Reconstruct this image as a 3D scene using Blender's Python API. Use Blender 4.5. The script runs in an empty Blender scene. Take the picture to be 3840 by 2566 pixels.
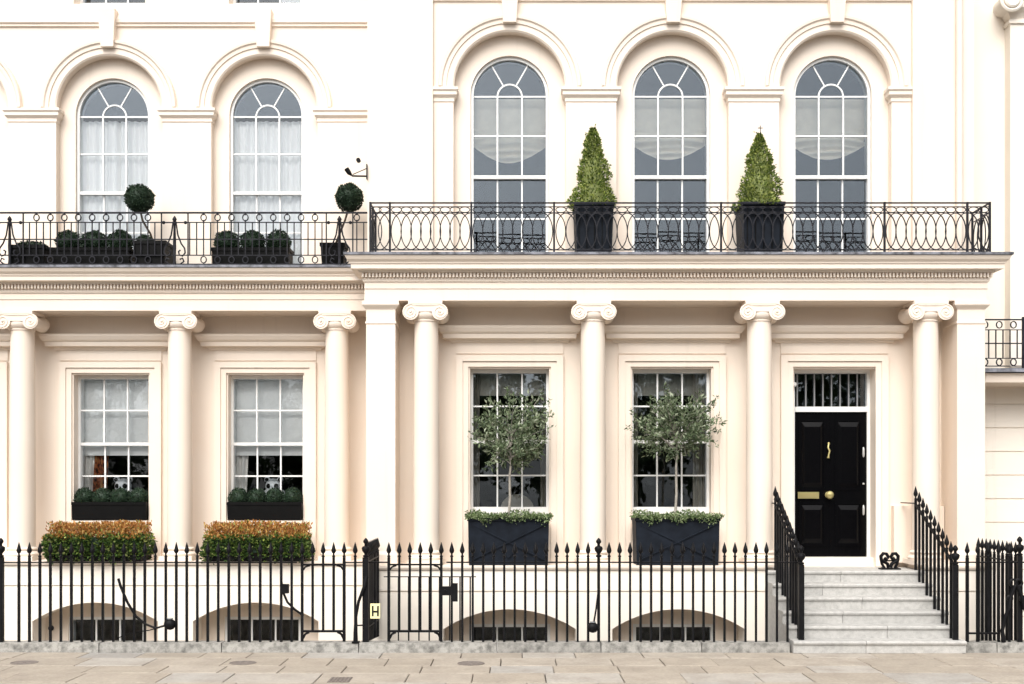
import bpy, bmesh, math, random
from mathutils import Vector, Matrix
from mathutils.geometry import tessellate_polygon

# ------------------------------------------------------------------ camera, sky, sun, exposure
sc = bpy.context.scene
COL = sc.collection
R = math.radians
random.seed(7)

cam_data = bpy.data.cameras.new('camera')
cam_data.sensor_width = 36.0
cam_data.lens = 40.5
cam_data.shift_y = 0.141
cam_data.clip_end = 500
cam = bpy.data.objects.new('camera', cam_data)
COL.objects.link(cam)
cam.location = (0, -15, 2.16)
cam.rotation_euler = (R(90), 0, 0)
sc.camera = cam

SUN_EL, SUN_AZ = 48.0, 14.0          # elevation; degrees to the left of the camera axis, from behind the camera
world = bpy.data.worlds.new('World')
sc.world = world
world.use_nodes = True
nt = world.node_tree
bg = nt.nodes['Background']
sky = nt.nodes.new('ShaderNodeTexSky')
sky.sky_type = 'NISHITA'
sky.sun_disc = False
sky.sun_elevation = R(SUN_EL)
sky.sun_rotation = R(180 + SUN_AZ)
sky.air_density = 1.0
sky.dust_density = 4.0
hs = nt.nodes.new('ShaderNodeHueSaturation')
hs.inputs['Saturation'].default_value = 0.22
nt.links.new(sky.outputs[0], hs.inputs['Color'])
nt.links.new(hs.outputs[0], bg.inputs['Color'])
bg.inputs['Strength'].default_value = 0.095

sun_d = bpy.data.lights.new('sun', 'SUN')
sun_d.energy = 1.5
sun_d.angle = R(50)
sun_d.color = (1.0, 0.97, 0.93)
sun = bpy.data.objects.new('sun', sun_d)
COL.objects.link(sun)
d = Vector((math.sin(R(SUN_AZ)) * math.cos(R(SUN_EL)), math.cos(R(SUN_AZ)) * math.cos(R(SUN_EL)), -math.sin(R(SUN_EL))))
sun.rotation_euler = d.to_track_quat('-Z', 'Y').to_euler()
sun.location = (-6, -30, 30)

sc.view_settings.view_transform = 'Standard'
sc.view_settings.look = 'None'
sc.view_settings.gamma = 1.0
sc.view_settings.exposure = 1.13
sc.cycles.max_bounces = 10
sc.cycles.diffuse_bounces = 5
sc.cycles.transparent_max_bounces = 16
sc.cycles.use_denoising = True

# ------------------------------------------------------------------ materials
def new_mat(name):
    m = bpy.data.materials.new(name)
    m.use_nodes = True
    n = m.node_tree
    return m, n, n.nodes['Principled BSDF']

def coords(n, scale=(1, 1, 1), kind='Position'):
    g = n.nodes.new('ShaderNodeNewGeometry')
    mp = n.nodes.new('ShaderNodeMapping')
    mp.inputs['Scale'].default_value = scale
    n.links.new(g.outputs['Position'], mp.inputs[0])
    return mp.outputs[0]

def noise(n, vec, scale, detail=4, rough=0.55):
    t = n.nodes.new('ShaderNodeTexNoise')
    t.inputs['Scale'].default_value = scale
    t.inputs['Detail'].default_value = detail
    t.inputs['Roughness'].default_value = rough
    n.links.new(vec, t.inputs['Vector'])
    return t.outputs['Fac']

def ramp(n, fac, stops):
    r = n.nodes.new('ShaderNodeValToRGB')
    e = r.color_ramp.elements
    e[0].position, e[0].color = stops[0][0], (*stops[0][1], 1)
    e[1].position, e[1].color = stops[-1][0], (*stops[-1][1], 1)
    for p, c in stops[1:-1]:
        x = e.new(p)
        x.color = (*c, 1)
    n.links.new(fac, r.inputs[0])
    return r.outputs[0]

def mixc(n, fac, a, b, mode='MIX'):
    m = n.nodes.new('ShaderNodeMix')
    m.data_type = 'RGBA'
    m.blend_type = mode
    for sock, v in ((m.inputs[0], fac), (m.inputs[6], a), (m.inputs[7], b)):
        if hasattr(v, 'is_linked') or hasattr(v, 'links'):
            n.links.new(v, sock)
        elif isinstance(v, (int, float)):
            sock.default_value = v
        else:
            sock.default_value = (*v, 1)
    return m.outputs[2]

def bump(n, bs, h, strength, dist):
    b = n.nodes.new('ShaderNodeBump')
    b.inputs['Strength'].default_value = strength
    b.inputs['Distance'].default_value = dist
    n.links.new(h, b.inputs['Height'])
    n.links.new(b.outputs[0], bs.inputs['Normal'])

M = {}

def mat_stucco(name, base, alt):
    m, n, b = new_mat(name)
    v = coords(n)
    streak = coords(n, (5.0, 5.0, 0.35))
    f1 = noise(n, v, 0.9, 5)
    c = ramp(n, f1, [(0.3, alt), (0.65, base)])
    f2 = noise(n, streak, 1.6, 5)
    st = ramp(n, f2, [(0.60, (0, 0, 0)), (0.85, (1, 1, 1))])
    mm = n.nodes.new('ShaderNodeMath'); mm.operation = 'MULTIPLY'
    mm.inputs[1].default_value = 0.22
    n.links.new(st, mm.inputs[0])
    c = mixc(n, mm.outputs[0], c, (0.45, 0.38, 0.29))
    n.links.new(c, b.inputs['Base Color'])
    b.inputs['Roughness'].default_value = 0.6
    bump(n, b, noise(n, v, 55, 4), 0.12, 0.006)
    return m

M['stucco'] = mat_stucco('stucco_cream', (0.80, 0.705, 0.605), (0.785, 0.675, 0.57))
M['stucco_white'] = mat_stucco('stucco_white', (0.84, 0.775, 0.69), (0.82, 0.75, 0.655))

def mat_plain(name, col, rough=0.5, metal=0.0, var=0.0, bmp=0.0, scale=8):
    m, n, b = new_mat(name)
    v = coords(n)
    if var:
        f = noise(n, v, scale, 5)
        lo = tuple(x * (1 - var) for x in col)
        hi = tuple(min(1, x * (1 + var)) for x in col)
        n.links.new(ramp(n, f, [(0.3, lo), (0.7, hi)]), b.inputs['Base Color'])
    else:
        b.inputs['Base Color'].default_value = (*col, 1)
    b.inputs['Roughness'].default_value = rough
    b.inputs['Metallic'].default_value = metal
    if max(col) < 0.06: b.inputs['Specular IOR Level'].default_value = 0.12
    if bmp:
        bump(n, b, noise(n, v, 40, 4), bmp, 0.01)
    return m

M['white'] = mat_plain('white_paint', (0.80, 0.80, 0.78), 0.35, var=0.03)
M['iron'] = mat_plain('black_iron_paint', (0.006, 0.006, 0.007), 0.5, var=0.35, bmp=0.15, scale=14)
M['iron_thin'] = mat_plain('balcony_iron', (0.02, 0.02, 0.024), 0.5, var=0.35, scale=14)
M['lead'] = mat_plain('lead_sheet', (0.17, 0.175, 0.20), 0.6, var=0.75, bmp=0.4, scale=9)
M['slate_box'] = mat_plain('slate_planter', (0.009, 0.012, 0.018), 0.6, var=0.3, bmp=0.1)
M['black_box'] = mat_plain('black_planter', (0.003, 0.003, 0.003), 0.6, var=0.3)
M['black_gloss'] = mat_plain('black_door_gloss', (0.0015, 0.0015, 0.002), 0.25)
M['brass'] = mat_plain('brass', (0.72, 0.62, 0.28), 0.3, 0.85)
M['steel'] = mat_plain('satin_steel', (0.65, 0.65, 0.63), 0.35, 0.6)
M['soil'] = mat_plain('soil', (0.03, 0.022, 0.015), 0.9, var=0.4)
M['bark'] = mat_plain('bark', (0.16, 0.125, 0.095), 0.85, var=0.35, bmp=0.6, scale=20)
M['olive_bark'] = mat_plain('olive_bark', (0.30, 0.275, 0.235), 0.85, var=0.3, bmp=0.5, scale=20)
M['grey_bar'] = mat_plain('grey_bar', (0.22, 0.225, 0.23), 0.5)
M['stem'] = mat_plain('dark_stem', (0.05, 0.038, 0.028), 0.85, var=0.3)
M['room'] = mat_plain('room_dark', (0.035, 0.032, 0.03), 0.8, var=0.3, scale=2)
M['blind'] = mat_plain('roller_blind_cloth', (0.84, 0.84, 0.82), 0.8, var=0.03)
M['festoon'] = mat_plain('festoon_cloth', (0.82, 0.75, 0.62), 0.85, var=0.05)
M['net'] = mat_plain('net_curtain', (0.985, 0.98, 0.97), 0.9)
M['drape'] = mat_plain('drape_cloth', (0.45, 0.42, 0.36), 0.85, var=0.08)
M['lining'] = mat_plain('curtain_lining', (0.80, 0.78, 0.74), 0.85)
M['yellow'] = mat_plain('yellow_plate', (0.80, 0.74, 0.40), 0.4, var=0.05)
M['black'] = mat_plain('black_enamel', (0.01, 0.01, 0.01), 0.4)
M['panda_white'] = mat_plain('white_glaze', (0.82, 0.84, 0.85), 0.25)
M['lens'] = mat_plain('lamp_lens', (0.25, 0.26, 0.27), 0.1)
M['armchair'] = mat_plain('pale_upholstery', (0.42, 0.40, 0.34), 0.85, var=0.1)
M['asphalt'] = mat_plain('asphalt', (0.05, 0.05, 0.052), 0.85, var=0.25, bmp=0.3, scale=30)
M['mortar'] = mat_plain('pavement_bed', (0.07, 0.06, 0.05), 0.9, var=0.3, scale=12)
M['cast'] = mat_plain('cast_iron_cover', (0.16, 0.135, 0.12), 0.6, var=0.3, bmp=0.4, scale=25)
M['brick_dark'] = mat_plain('area_wall', (0.5, 0.44, 0.37), 0.8, var=0.1)

def mat_curtain_pattern():
    m, n, b = new_mat('patterned_curtain')
    v = coords(n, (14, 14, 9))
    f = noise(n, v, 1.3, 3)
    n.links.new(ramp(n, f, [(0.42, (0.03, 0.01, 0.006)), (0.52, (0.30, 0.07, 0.02)), (0.66, (0.42, 0.22, 0.08))]), b.inputs['Base Color'])
    b.inputs['Roughness'].default_value = 0.85
    return m
M['pattern'] = mat_curtain_pattern()

def mat_glass(name, ior, tint):
    m, n, b = new_mat(name)
    n.nodes.remove(b)
    out = n.nodes['Material Output']
    tr = n.nodes.new('ShaderNodeBsdfTransparent')
    tr.inputs[0].default_value = (0.985, 0.99, 0.99, 1)
    gl = n.nodes.new('ShaderNodeBsdfGlossy')
    gl.inputs['Roughness'].default_value = 0.015
    gl.inputs['Color'].default_value = (*tint, 1)
    fr = n.nodes.new('ShaderNodeFresnel')
    fr.inputs['IOR'].default_value = ior
    mx = n.nodes.new('ShaderNodeMixShader')
    n.links.new(fr.outputs[0], mx.inputs[0])
    n.links.new(tr.outputs[0], mx.inputs[1])
    n.links.new(gl.outputs[0], mx.inputs[2])
    n.links.new(mx.outputs[0], out.inputs['Surface'])
    bp = n.nodes.new('ShaderNodeBump')
    bp.inputs['Strength'].default_value = 0.05
    bp.inputs['Distance'].default_value = 0.02
    n.links.new(noise(n, coords(n), 4.0, 2), bp.inputs['Height'])
    n.links.new(bp.outputs[0], gl.inputs['Normal'])
    return m
M['glass'] = mat_glass('window_glass', 1.75, (0.80, 0.90, 1.0))
M['clear_glass'] = mat_glass('clear_window_glass', 1.56, (0.88, 0.94, 1.0))
GLASS = 'glass'

def mat_leaf(name, stops, rough=0.55, trans=0.15):
    m, n, b = new_mat(name)
    g = n.nodes.new('ShaderNodeNewGeometry')
    c = ramp(n, g.outputs['Random Per Island'], stops)
    n.links.new(c, b.inputs['Base Color'])
    b.inputs['Roughness'].default_value = rough
    b.inputs['Specular IOR Level'].default_value = 0.3
    out = n.nodes['Material Output']
    t = n.nodes.new('ShaderNodeBsdfTranslucent')
    n.links.new(c, t.inputs['Color'])
    mx = n.nodes.new('ShaderNodeMixShader')
    mx.inputs[0].default_value = trans
    n.links.new(b.outputs[0], mx.inputs[1])
    n.links.new(t.outputs[0], mx.inputs[2])
    n.links.new(mx.outputs[0], out.inputs['Surface'])
    return m
M['box_leaf'] = mat_leaf('boxwood_leaf', [(0, (0.012, 0.024, 0.014)), (0.6, (0.02, 0.042, 0.022)), (1, (0.035, 0.065, 0.03))])
M['cone_leaf'] = mat_leaf('variegated_leaf', [(0, (0.045, 0.08, 0.016)), (0.4, (0.11, 0.165, 0.03)), (0.72, (0.24, 0.29, 0.055)), (1, (0.44, 0.47, 0.15))])
M['olive_leaf'] = mat_leaf('olive_leaf', [(0, (0.045, 0.068, 0.032)), (0.4, (0.10, 0.14, 0.07)), (0.75, (0.19, 0.24, 0.135)), (1, (0.40, 0.44, 0.32))])
M['trail_leaf'] = mat_leaf('trailing_leaf', [(0, (0.05, 0.09, 0.03)), (0.5, (0.13, 0.19, 0.07)), (1, (0.38, 0.43, 0.25))])
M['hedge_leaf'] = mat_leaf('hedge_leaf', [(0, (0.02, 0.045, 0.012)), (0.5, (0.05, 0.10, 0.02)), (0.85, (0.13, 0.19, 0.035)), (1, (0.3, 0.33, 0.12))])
M['copper_leaf'] = mat_leaf('copper_leaf', [(0, (0.20, 0.075, 0.02)), (0.5, (0.42, 0.18, 0.045)), (0.85, (0.52, 0.29, 0.08)), (1, (0.55, 0.42, 0.15))])
M['tree_leaf'] = mat_leaf('garden_tree_leaf', [(0, (0.03, 0.05, 0.018)), (1, (0.07, 0.11, 0.035))])

def mat_stone(name, stops, dirt, scale, dirt_amt=0.6, seed_obj=True):
    m, n, b = new_mat(name)
    oi = n.nodes.new('ShaderNodeObjectInfo')
    c = ramp(n, oi.outputs['Random'], stops)
    v = coords(n)
    f = noise(n, v, scale, 6, 0.65)
    d_ = ramp(n, f, [(0.42, (0, 0, 0)), (0.66, (1, 1, 1))])
    mm = n.nodes.new('ShaderNodeMath'); mm.operation = 'MULTIPLY'; mm.inputs[1].default_value = dirt_amt
    n.links.new(d_, mm.inputs[0])
    c = mixc(n, mm.outputs[0], c, dirt)
    f2 = noise(n, v, scale * 9, 4)
    c = mixc(n, 0.25, c, ramp(n, f2, [(0.3, (0.3, 0.27, 0.24)), (0.7, (0.8, 0.75, 0.68))]), 'OVERLAY')
    n.links.new(c, b.inputs['Base Color'])
    b.inputs['Roughness'].default_value = 0.75
    bump(n, b, f2, 0.25, 0.006)
    return m
M['york'] = mat_stone('york_stone', [(0, (0.315, 0.28, 0.235)), (0.4, (0.34, 0.30, 0.25)), (0.75, (0.36, 0.325, 0.28)), (0.93, (0.37, 0.355, 0.33)), (1, (0.29, 0.28, 0.265))], (0.22, 0.19, 0.16), 2.6, 0.55)
M['portland'] = mat_stone('portland_stone', [(0, (0.40, 0.40, 0.39)), (1, (0.45, 0.448, 0.435))], (0.22, 0.22, 0.213), 14.0, 0.45)
M['kerbstone'] = mat_stone('plinth_kerb_stone', [(0, (0.27, 0.265, 0.25)), (1, (0.36, 0.355, 0.335))], (0.06, 0.06, 0.055), 9.0, 0.8)

# ------------------------------------------------------------------ mesh helpers
class MB:
    def __init__(s):
        s.v, s.f = [], []
    def add(s, vs, fs):
        o = len(s.v)
        s.v += [tuple(p) for p in vs]
        s.f += [tuple(i + o for i in f) for f in fs]
        return s
    def box(s, x0, x1, y0, y1, z0, z1):
        vs = [(x, y, z) for z in (z0, z1) for y in (y0, y1) for x in (x0, x1)]
        return s.add(vs, [(0, 2, 3, 1), (4, 5, 7, 6), (0, 1, 5, 4), (2, 6, 7, 3), (0, 4, 6, 2), (1, 3, 7, 5)])
    def frustum(s, cx, cy, z0, z1, ax, ay, bx, by):
        vs = [(cx + sx * ax, cy + sy * ay, z0) for sx, sy in ((-1, -1), (1, -1), (1, 1), (-1, 1))]
        vs += [(cx + sx * bx, cy + sy * by, z1) for sx, sy in ((-1, -1), (1, -1), (1, 1), (-1, 1))]
        return s.add(vs, [(3, 2, 1, 0), (4, 5, 6, 7), (0, 1, 5, 4), (1, 2, 6, 5), (2, 3, 7, 6), (3, 0, 4, 7)])
    def prism(s, outer, holes, y0, y1):
        loops = [[Vector((p[0], p[1], 0)) for p in outer]] + [[Vector((p[0], p[1], 0)) for p in h] for h in holes]
        tris = tessellate_polygon(loops)
        flat = [p for l in loops for p in l]
        n = len(flat)
        vs = [(p.x, y0, p.y) for p in flat] + [(p.x, y1, p.y) for p in flat]
        fs = [tuple(t) for t in tris] + [tuple(i + n for i in reversed(t)) for t in tris]
        o = 0
        for l in loops:
            k = len(l)
            for i in range(k):
                a, b = o + i, o + (i + 1) % k
                fs.append((a, b, b + n, a + n))
            o += k
        return s.add(vs, fs)
    def lathe(s, prof, cx, cy, n=24, cz=0.0):
        vs = []
        for r, z in prof:
            for i in range(n):
                a = 2 * math.pi * i / n
                vs.append((cx + r * math.cos(a), cy + r * math.sin(a), cz + z))
        fs = []
        for j in range(len(prof) - 1):
            for i in range(n):
                k = (i + 1) % n
                fs.append((j * n + i, j * n + k, (j + 1) * n + k, (j + 1) * n + i))
        fs.append(tuple(range(n - 1, -1, -1)))
        fs.append(tuple((len(prof) - 1) * n + i for i in range(n)))
        return s.add(vs, fs)
    def tube(s, pts, r, n=6, closed=False):
        pts = [Vector(p) for p in pts]
        rs = r if isinstance(r, (list, tuple)) else [r] * len(pts)
        m = len(pts)
        vs = []
        prev = None
        for i, p in enumerate(pts):
            if closed:
                t = pts[(i + 1) % m] - pts[i - 1]
            else:
                t = pts[min(i + 1, m - 1)] - pts[max(i - 1, 0)]
            t = t.normalized() if t.length > 1e-9 else Vector((0, 0, 1))
            if prev is None:
                u = t.cross(Vector((0, 1, 0)))
                if u.length < 0.1:
                    u = t.cross(Vector((1, 0, 0)))
            else:
                u = prev - t * prev.dot(t)
            u.normalize()
            prev = u
            w = t.cross(u)
            for k in range(n):
                a = 2 * math.pi * (k + 0.5) / n
                vs.append(p + (u * math.cos(a) + w * math.sin(a)) * rs[i])
        fs = []
        for i in range(m if closed else m - 1):
            j = (i + 1) % m
            for k in range(n):
                q = (k + 1) % n
                fs.append((i * n + k, i * n + q, j * n + q, j * n + k))
        if not closed:
            fs.append(tuple(range(n - 1, -1, -1)))
            fs.append(tuple((m - 1) * n + k for k in range(n)))
        return s.add(vs, fs)
    def ball(s, c, r, n=12, m=8, sz=1.0):
        prof = []
        for j in range(m + 1):
            a = -math.pi / 2 + math.pi * j / m
            prof.append((max(1e-4, r * math.cos(a)), r * sz * math.sin(a)))
        return s.lathe(prof, c[0], c[1], n, c[2])
    def moulding(s, x0, x1, yf, prof, yback, left=True, right=True):
        """profile of (projection, z) run along a front face at y=yf, mitred round both ends"""
        rows = []
        for p, z in prof:
            a, b = (x0 - p if left else x0), (x1 + p if right else x1)
            rows.append([(a, yback, z), (a, yf - p, z), (b, yf - p, z), (b, yback, z)])
        vs = [q for r_ in rows for q in r_]
        fs = []
        for j in range(len(rows) - 1):
            for i in range(3):
                fs.append((j * 4 + i, j * 4 + i + 1, j * 4 + 5 + i, j * 4 + 4 + i))
        fs.append((0, 3, 2, 1))
        e = (len(rows) - 1) * 4
        fs.append((e, e + 1, e + 2, e + 3))
        return s.add(vs, fs)
    def arc(s, cx, cz, yf, prof, a0=0.0, a1=math.pi, n=36):
        """closed profile of (radius, projection) swept round an arch"""
        k = len(prof)
        vs = []
        for i in range(n + 1):
            a = a0 + (a1 - a0) * i / n
            for r, p in prof:
                vs.append((cx + r * math.cos(a), yf - p, cz + r * math.sin(a)))
        fs = []
        for i in range(n):
            for j in range(k):
                q = (j + 1) % k
                fs.append((i * k + j, i * k + q, (i + 1) * k + q, (i + 1) * k + j))
        fs.append(tuple(range(k)))
        fs.append(tuple(n * k + j for j in range(k - 1, -1, -1)))
        return s.add(vs, fs)
    def mesh(s, name, smooth=None, off=(0, 0, 0)):
        me = bpy.data.meshes.new(name)
        me.from_pydata([(p[0] - off[0], p[1] - off[1], p[2] - off[2]) for p in s.v], [], s.f)
        bm = bmesh.new(); bm.from_mesh(me)
        bmesh.ops.recalc_face_normals(bm, faces=bm.faces)
        bm.to_mesh(me); bm.free()
        if smooth is not None:
            me.polygons.foreach_set('use_smooth', [True] * len(me.polygons))
            me.set_sharp_from_angle(angle=R(smooth))
        return me
    def raw(s, name, off=(0, 0, 0)):
        me = bpy.data.meshes.new(name)
        me.from_pydata([(p[0] - off[0], p[1] - off[1], p[2] - off[2]) for p in s.v], [], s.f)
        return me
    def base(s):
        xs = [p[0] for p in s.v]; ys = [p[1] for p in s.v]; zs = [p[2] for p in s.v]
        return ((min(xs) + max(xs)) / 2, (min(ys) + max(ys)) / 2, min(zs))
    def build(s, name, mat, parent=None, smooth=None, raw=False):
        o_ = s.base()
        me = s.raw(name, o_) if raw else s.mesh(name, smooth, o_)
        return inst(name, me, o_, mat, parent)

WLOC = {}
def inst(name, me, loc, mat=None, parent=None, rot=None):
    ob = bpy.data.objects.new(name, me)
    COL.objects.link(ob)
    if mat and not me.materials:
        me.materials.append(M[mat])
    w = Vector(loc)
    WLOC[ob.name] = w
    if parent:
        ob.parent = parent
        ob.location = w - WLOC[parent.name]
    else:
        ob.location = w
    if rot:
        ob.rotation_euler = rot
    return ob

def thing(name, label, cat, loc, group=None):
    o = bpy.data.objects.new(name, None)
    COL.objects.link(o)
    o.empty_display_size = 0.2
    o.location = loc
    WLOC[o.name] = Vector(loc)
    return tag(o, label, cat, group)

def tag(o, label=None, cat=None, group=None, kind=None):
    if label: o['label'] = label
    if cat: o['category'] = cat
    if group: o['group'] = group
    if kind: o['kind'] = kind
    return o

def arch_loop(cx, hw, zb, zs, r=None, n=28):
    r = r or hw
    pts = [(cx - hw, zb), (cx + hw, zb)]
    for i in range(n + 1):
        a = math.pi * i / n
        pts.append((cx + r * math.cos(a), zs + r * math.sin(a)))
    return pts
def rect_loop(x0, x1, z0, z1):
    return [(x0, z0), (x1, z0), (x1, z1), (x0, z1)]
def seg_loop(cx, hw, zb, zs, rise, n=20):
    rad = (hw * hw + rise * rise) / (2 * rise)
    zc = zs + rise - rad
    a0 = math.asin(hw / rad)
    pts = [(cx - hw, zb), (cx + hw, zb)]
    for i in range(n + 1):
        a = a0 - 2 * a0 * i / n
        pts.append((cx + rad * math.sin(a), zc + rad * math.cos(a)))
    return pts

# ------------------------------------------------------------------ setting: road, pavement, kerb, lightwell
road = MB().box(-120, 120, -120, -5.2, -0.32, -0.12).build('road', 'asphalt')
tag(road, 'dark asphalt road in front of the pavement', 'road', kind='structure')
pave = MB().box(-40, 40, -5.2, -0.02, -0.5, -0.03).build('pavement', 'mortar')
tag(pave, 'sandstone slab pavement below the iron railings', 'pavement', kind='structure')
rows = [-0.02, -0.50, -1.13, -1.66, -2.30, -2.95, -3.7]
rng = random.Random(11)
for ri in range(len(rows) - 1):
    y1, y0 = rows[ri], rows[ri + 1]
    x = -8.4 + rng.uniform(0, 0.7)
    while x < 8.4:
        w = rng.uniform(0.55, 1.1)
        dy = rng.uniform(-0.004, 0.004)
        z = rng.uniform(-0.004, 0.003)
        g = 0.005
        hx, hy = (w - 2 * g) / 2, (y1 - y0 - 2 * g) / 2
        b_ = 0.007
        mb = MB()
        tops = [(-hx + b_, -hy + b_), (hx - b_, -hy + b_), (hx - b_, hy - b_), (-hx + b_, hy - b_)]
        bots = [(-hx, -hy), (hx, -hy), (hx, hy), (-hx, hy)]
        k1 = [(p[0] + rng.uniform(-.003, .003), p[1] + rng.uniform(-.003, .003)) for p in bots]
        vs = [(p[0], p[1], 0.0) for p in k1] + [(p[0], p[1], 0.04) for p in k1] + [(p[0], p[1], 0.047) for p in tops]
        mb.add(vs, [(3, 2, 1, 0), (0, 1, 5, 4), (1, 2, 6, 5), (2, 3, 7, 6), (3, 0, 4, 7), (4, 5, 9, 8), (5, 6, 10, 9), (6, 7, 11, 10), (7, 4, 8, 11), (8, 9, 10, 11)])
        me = mb.mesh('paving_slab')
        inst('paving_slab', me, (x + w / 2, (y0 + y1) / 2, -0.047 + z), 'york', pave, rot=(rng.uniform(-.003, .003), rng.uniform(-.003, .003), 0))
        x += w
rest = MB().box(-40, 40, -5.19, -3.72, -0.029, -0.004).build('outer_paving', 'york', pave)
kerb_out = MB().box(-40, 40, -5.45, -5.2, -0.3, 0.0).build('road_kerb', 'kerbstone', pave)

kerb = MB().box(-12, 3.6, 0.0, 0.2, -2.3, -0.02).build('plinth_kerb', 'kerbstone')
tag(kerb, 'low weathered grey stone kerb carrying the iron railings', 'kerb', kind='structure')
x = -8.6
rk = random.Random(3)
while x < 3.62:
    w = min(rk.uniform(1.3, 2.1), 3.62 - x)
    if 3.62 - (x + w) < 0.4: w = 3.62 - x
    me = MB().frustum(0, 0, 0, 0.14, w / 2 - .004, 0.125, w / 2 - .008, 0.115)
    inst('kerb_block', me.mesh('kerb_block'), (x + w / 2, 0.105, -0.018), 'kerbstone', kerb)
    x += w
x = 5.89
for w in (0.42, 1.6, 1.7, 1.5):
    me = MB().frustum(0, 0, 0, 0.14, w / 2 - .004, 0.125, w / 2 - .008, 0.115)
    inst('kerb_block', me.mesh('kerb_block'), (x + w / 2, 0.105, -0.018), 'kerbstone', kerb)
    x += w
MB().box(5.88, 11.5, 0.0, 0.2, -2.3, -0.02).build('kerb_footing', 'kerbstone', kerb)
lw = MB().box(-12, 12, 0.2, 6.0, -2.5, -2.3).build('lightwell_floor', 'brick_dark')
tag(lw, 'floor of the sunken area behind the railings', 'floor', kind='structure')

# ------------------------------------------------------------------ windows
def pane_obj(mb, parent, rnd):
    o_ = mb.base()
    me = mb.mesh('pane', None, o_)
    return inst('pane', me, o_, 'glass', parent, rot=(rnd.uniform(-.004, .004), 0, rnd.uniform(-.004, .004)))

_bars = {}
def bar_box(parent, x0, x1, y0, y1, z0, z1, name='glazing_bar', mat='white'):
    key = (name, mat, round(x1 - x0, 4), round(y1 - y0, 4), round(z1 - z0, 4))
    if key not in _bars:
        _bars[key] = MB().box(-(x1 - x0) / 2, (x1 - x0) / 2, -(y1 - y0) / 2, (y1 - y0) / 2, 0, z1 - z0).mesh(name)
    return inst(name, _bars[key], ((x0 + x1) / 2, (y0 + y1) / 2, z0), mat, parent)

_panes = {}
def pane_box(parent, x0, x1, y, z0, z1, rnd):
    key = (GLASS, round(x1 - x0, 4), round(z1 - z0, 4))
    if key not in _panes:
        _panes[key] = MB().box(-(x1 - x0) / 2, (x1 - x0) / 2, -.002, .002, 0, z1 - z0).mesh('pane')
    return inst('pane', _panes[key], ((x0 + x1) / 2, y, z0), GLASS, parent, rot=(rnd.uniform(-.012, .012), 0, rnd.uniform(-.012, .012)))

def sash_grid(win, cx, hw, xs, zs, meet, yg, rnd, t=0.0115):
    """xs inner bar offsets, zs row limits bottom to top, meet: index of the meeting rail"""
    cols = [-hw] + xs + [hw]
    for i in range(len(zs) - 1):
        low = i < meet
        y = yg + (0.045 if low else 0.0)
        for j in range(len(cols) - 1):
            pane_box(win, cx + cols[j] + .004, cx + cols[j + 1] - .004, y, zs[i] + .004, zs[i + 1] - .004, rnd)
    for part in (0, 1):
        za, zb = (zs[0], zs[meet] - .02) if part == 0 else (zs[meet] + .02, zs[-1])
        y = yg + (0.045 if part == 0 else 0.0)
        for xo in xs:
            bar_box(win, cx + xo - t, cx + xo + t, y - .018, y + .018, za, zb)
    for i in range(1, len(zs) - 1):
        y = yg + (0.045 if i < meet else 0.0)
        if i == meet:
            bar_box(win, cx - hw, cx + hw, yg - .03, yg + .055, zs[i] - .024, zs[i] + .024, 'meeting_rail')
        else:
            bar_box(win, cx - hw, cx + hw, y - .0155, y + .0155, zs[i] - t, zs[i] + t)

def rect_window(house, cx, yg, hw, zs, meet, xs, fw=0.045, name='window'):
    rnd = random.Random(int(cx * 1000) + 5)
    mb = MB()
    z0, z1 = zs[0], zs[-1]
    mb.box(cx - hw - fw, cx - hw + .004, yg - .05, yg + .11, z0 - .12, z1 + fw)
    mb.box(cx + hw - .004, cx + hw + fw, yg - .05, yg + .11, z0 - .12, z1 + fw)
    mb.box(cx - hw + .004, cx + hw - .004, yg - .05, yg + .11, z1 - .004, z1 + fw)
    mb.box(cx - hw + .004, cx + hw - .004, yg - .045, yg + .105, z0 - .115, z0 + .004)
    win = mb.build(name, 'white', house)
    sash_grid(win, cx, hw, xs, zs, meet, yg, rnd)
    return win

def arched_window(house, cx, yg):
    rnd = random.Random(int(cx * 1000) + 9)
    r, zs_, zb, ri = 0.548, 8.03, 5.60, 0.185
    mb = MB()
    outer = arch_loop(cx, r + .036, 5.48, zs_)
    inner = arch_loop(cx, r - .004, zb, zs_)
    mb.prism(outer, [inner], yg - .05, yg + .11)
    win = mb.build('window', 'white', house, smooth=40)
    zs = [zb, 6.20, 6.817, 7.437, zs_]
    sash_grid(win, cx, r, [-ri, ri], zs, 2, yg, rnd)
    t = .0115
    bar_box(win, cx - r, cx + r, yg - .0155, yg + .0155, zs_ - t, zs_ + t)
    MB().arc(cx, zs_, yg, [(ri - t, .0155), (ri + t, .0155), (ri + t, -.0155), (ri - t, -.0155)], n=16).build('fan_hoop', 'white', win, smooth=40)
    for a in (60, 120):
        c, s_ = math.cos(R(a)), math.sin(R(a))
        p0 = Vector((cx + ri * c, yg, zs_ + ri * s_)); p1 = Vector((cx + r * c, yg, zs_ + r * s_))
        MB().tube([p0, p1], .0135, 4).build('fan_bar', 'white', win)
    pane_obj(MB().prism([(cx + ri * math.cos(R(a)), zs_ + .01 + ri * math.sin(R(a)) * .98) for a in range(0, 181, 12)], [], yg - .002, yg + .002), win, rnd)
    for a0, a1 in ((0, 60), (60, 120), (120, 180)):
        st = [R(a0 + (a1 - a0) * i / 8) for i in range(9)]
        poly = [(cx + (r - .003) * math.cos(a), zs_ + (r - .003) * math.sin(a) + .006) for a in st] + [(cx + (ri + .003) * math.cos(a), zs_ + (ri + .003) * math.sin(a) + .006) for a in reversed(st)]
        pane_obj(MB().prism(poly, [], yg - .002, yg + .002), win, rnd)
    return win

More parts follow.
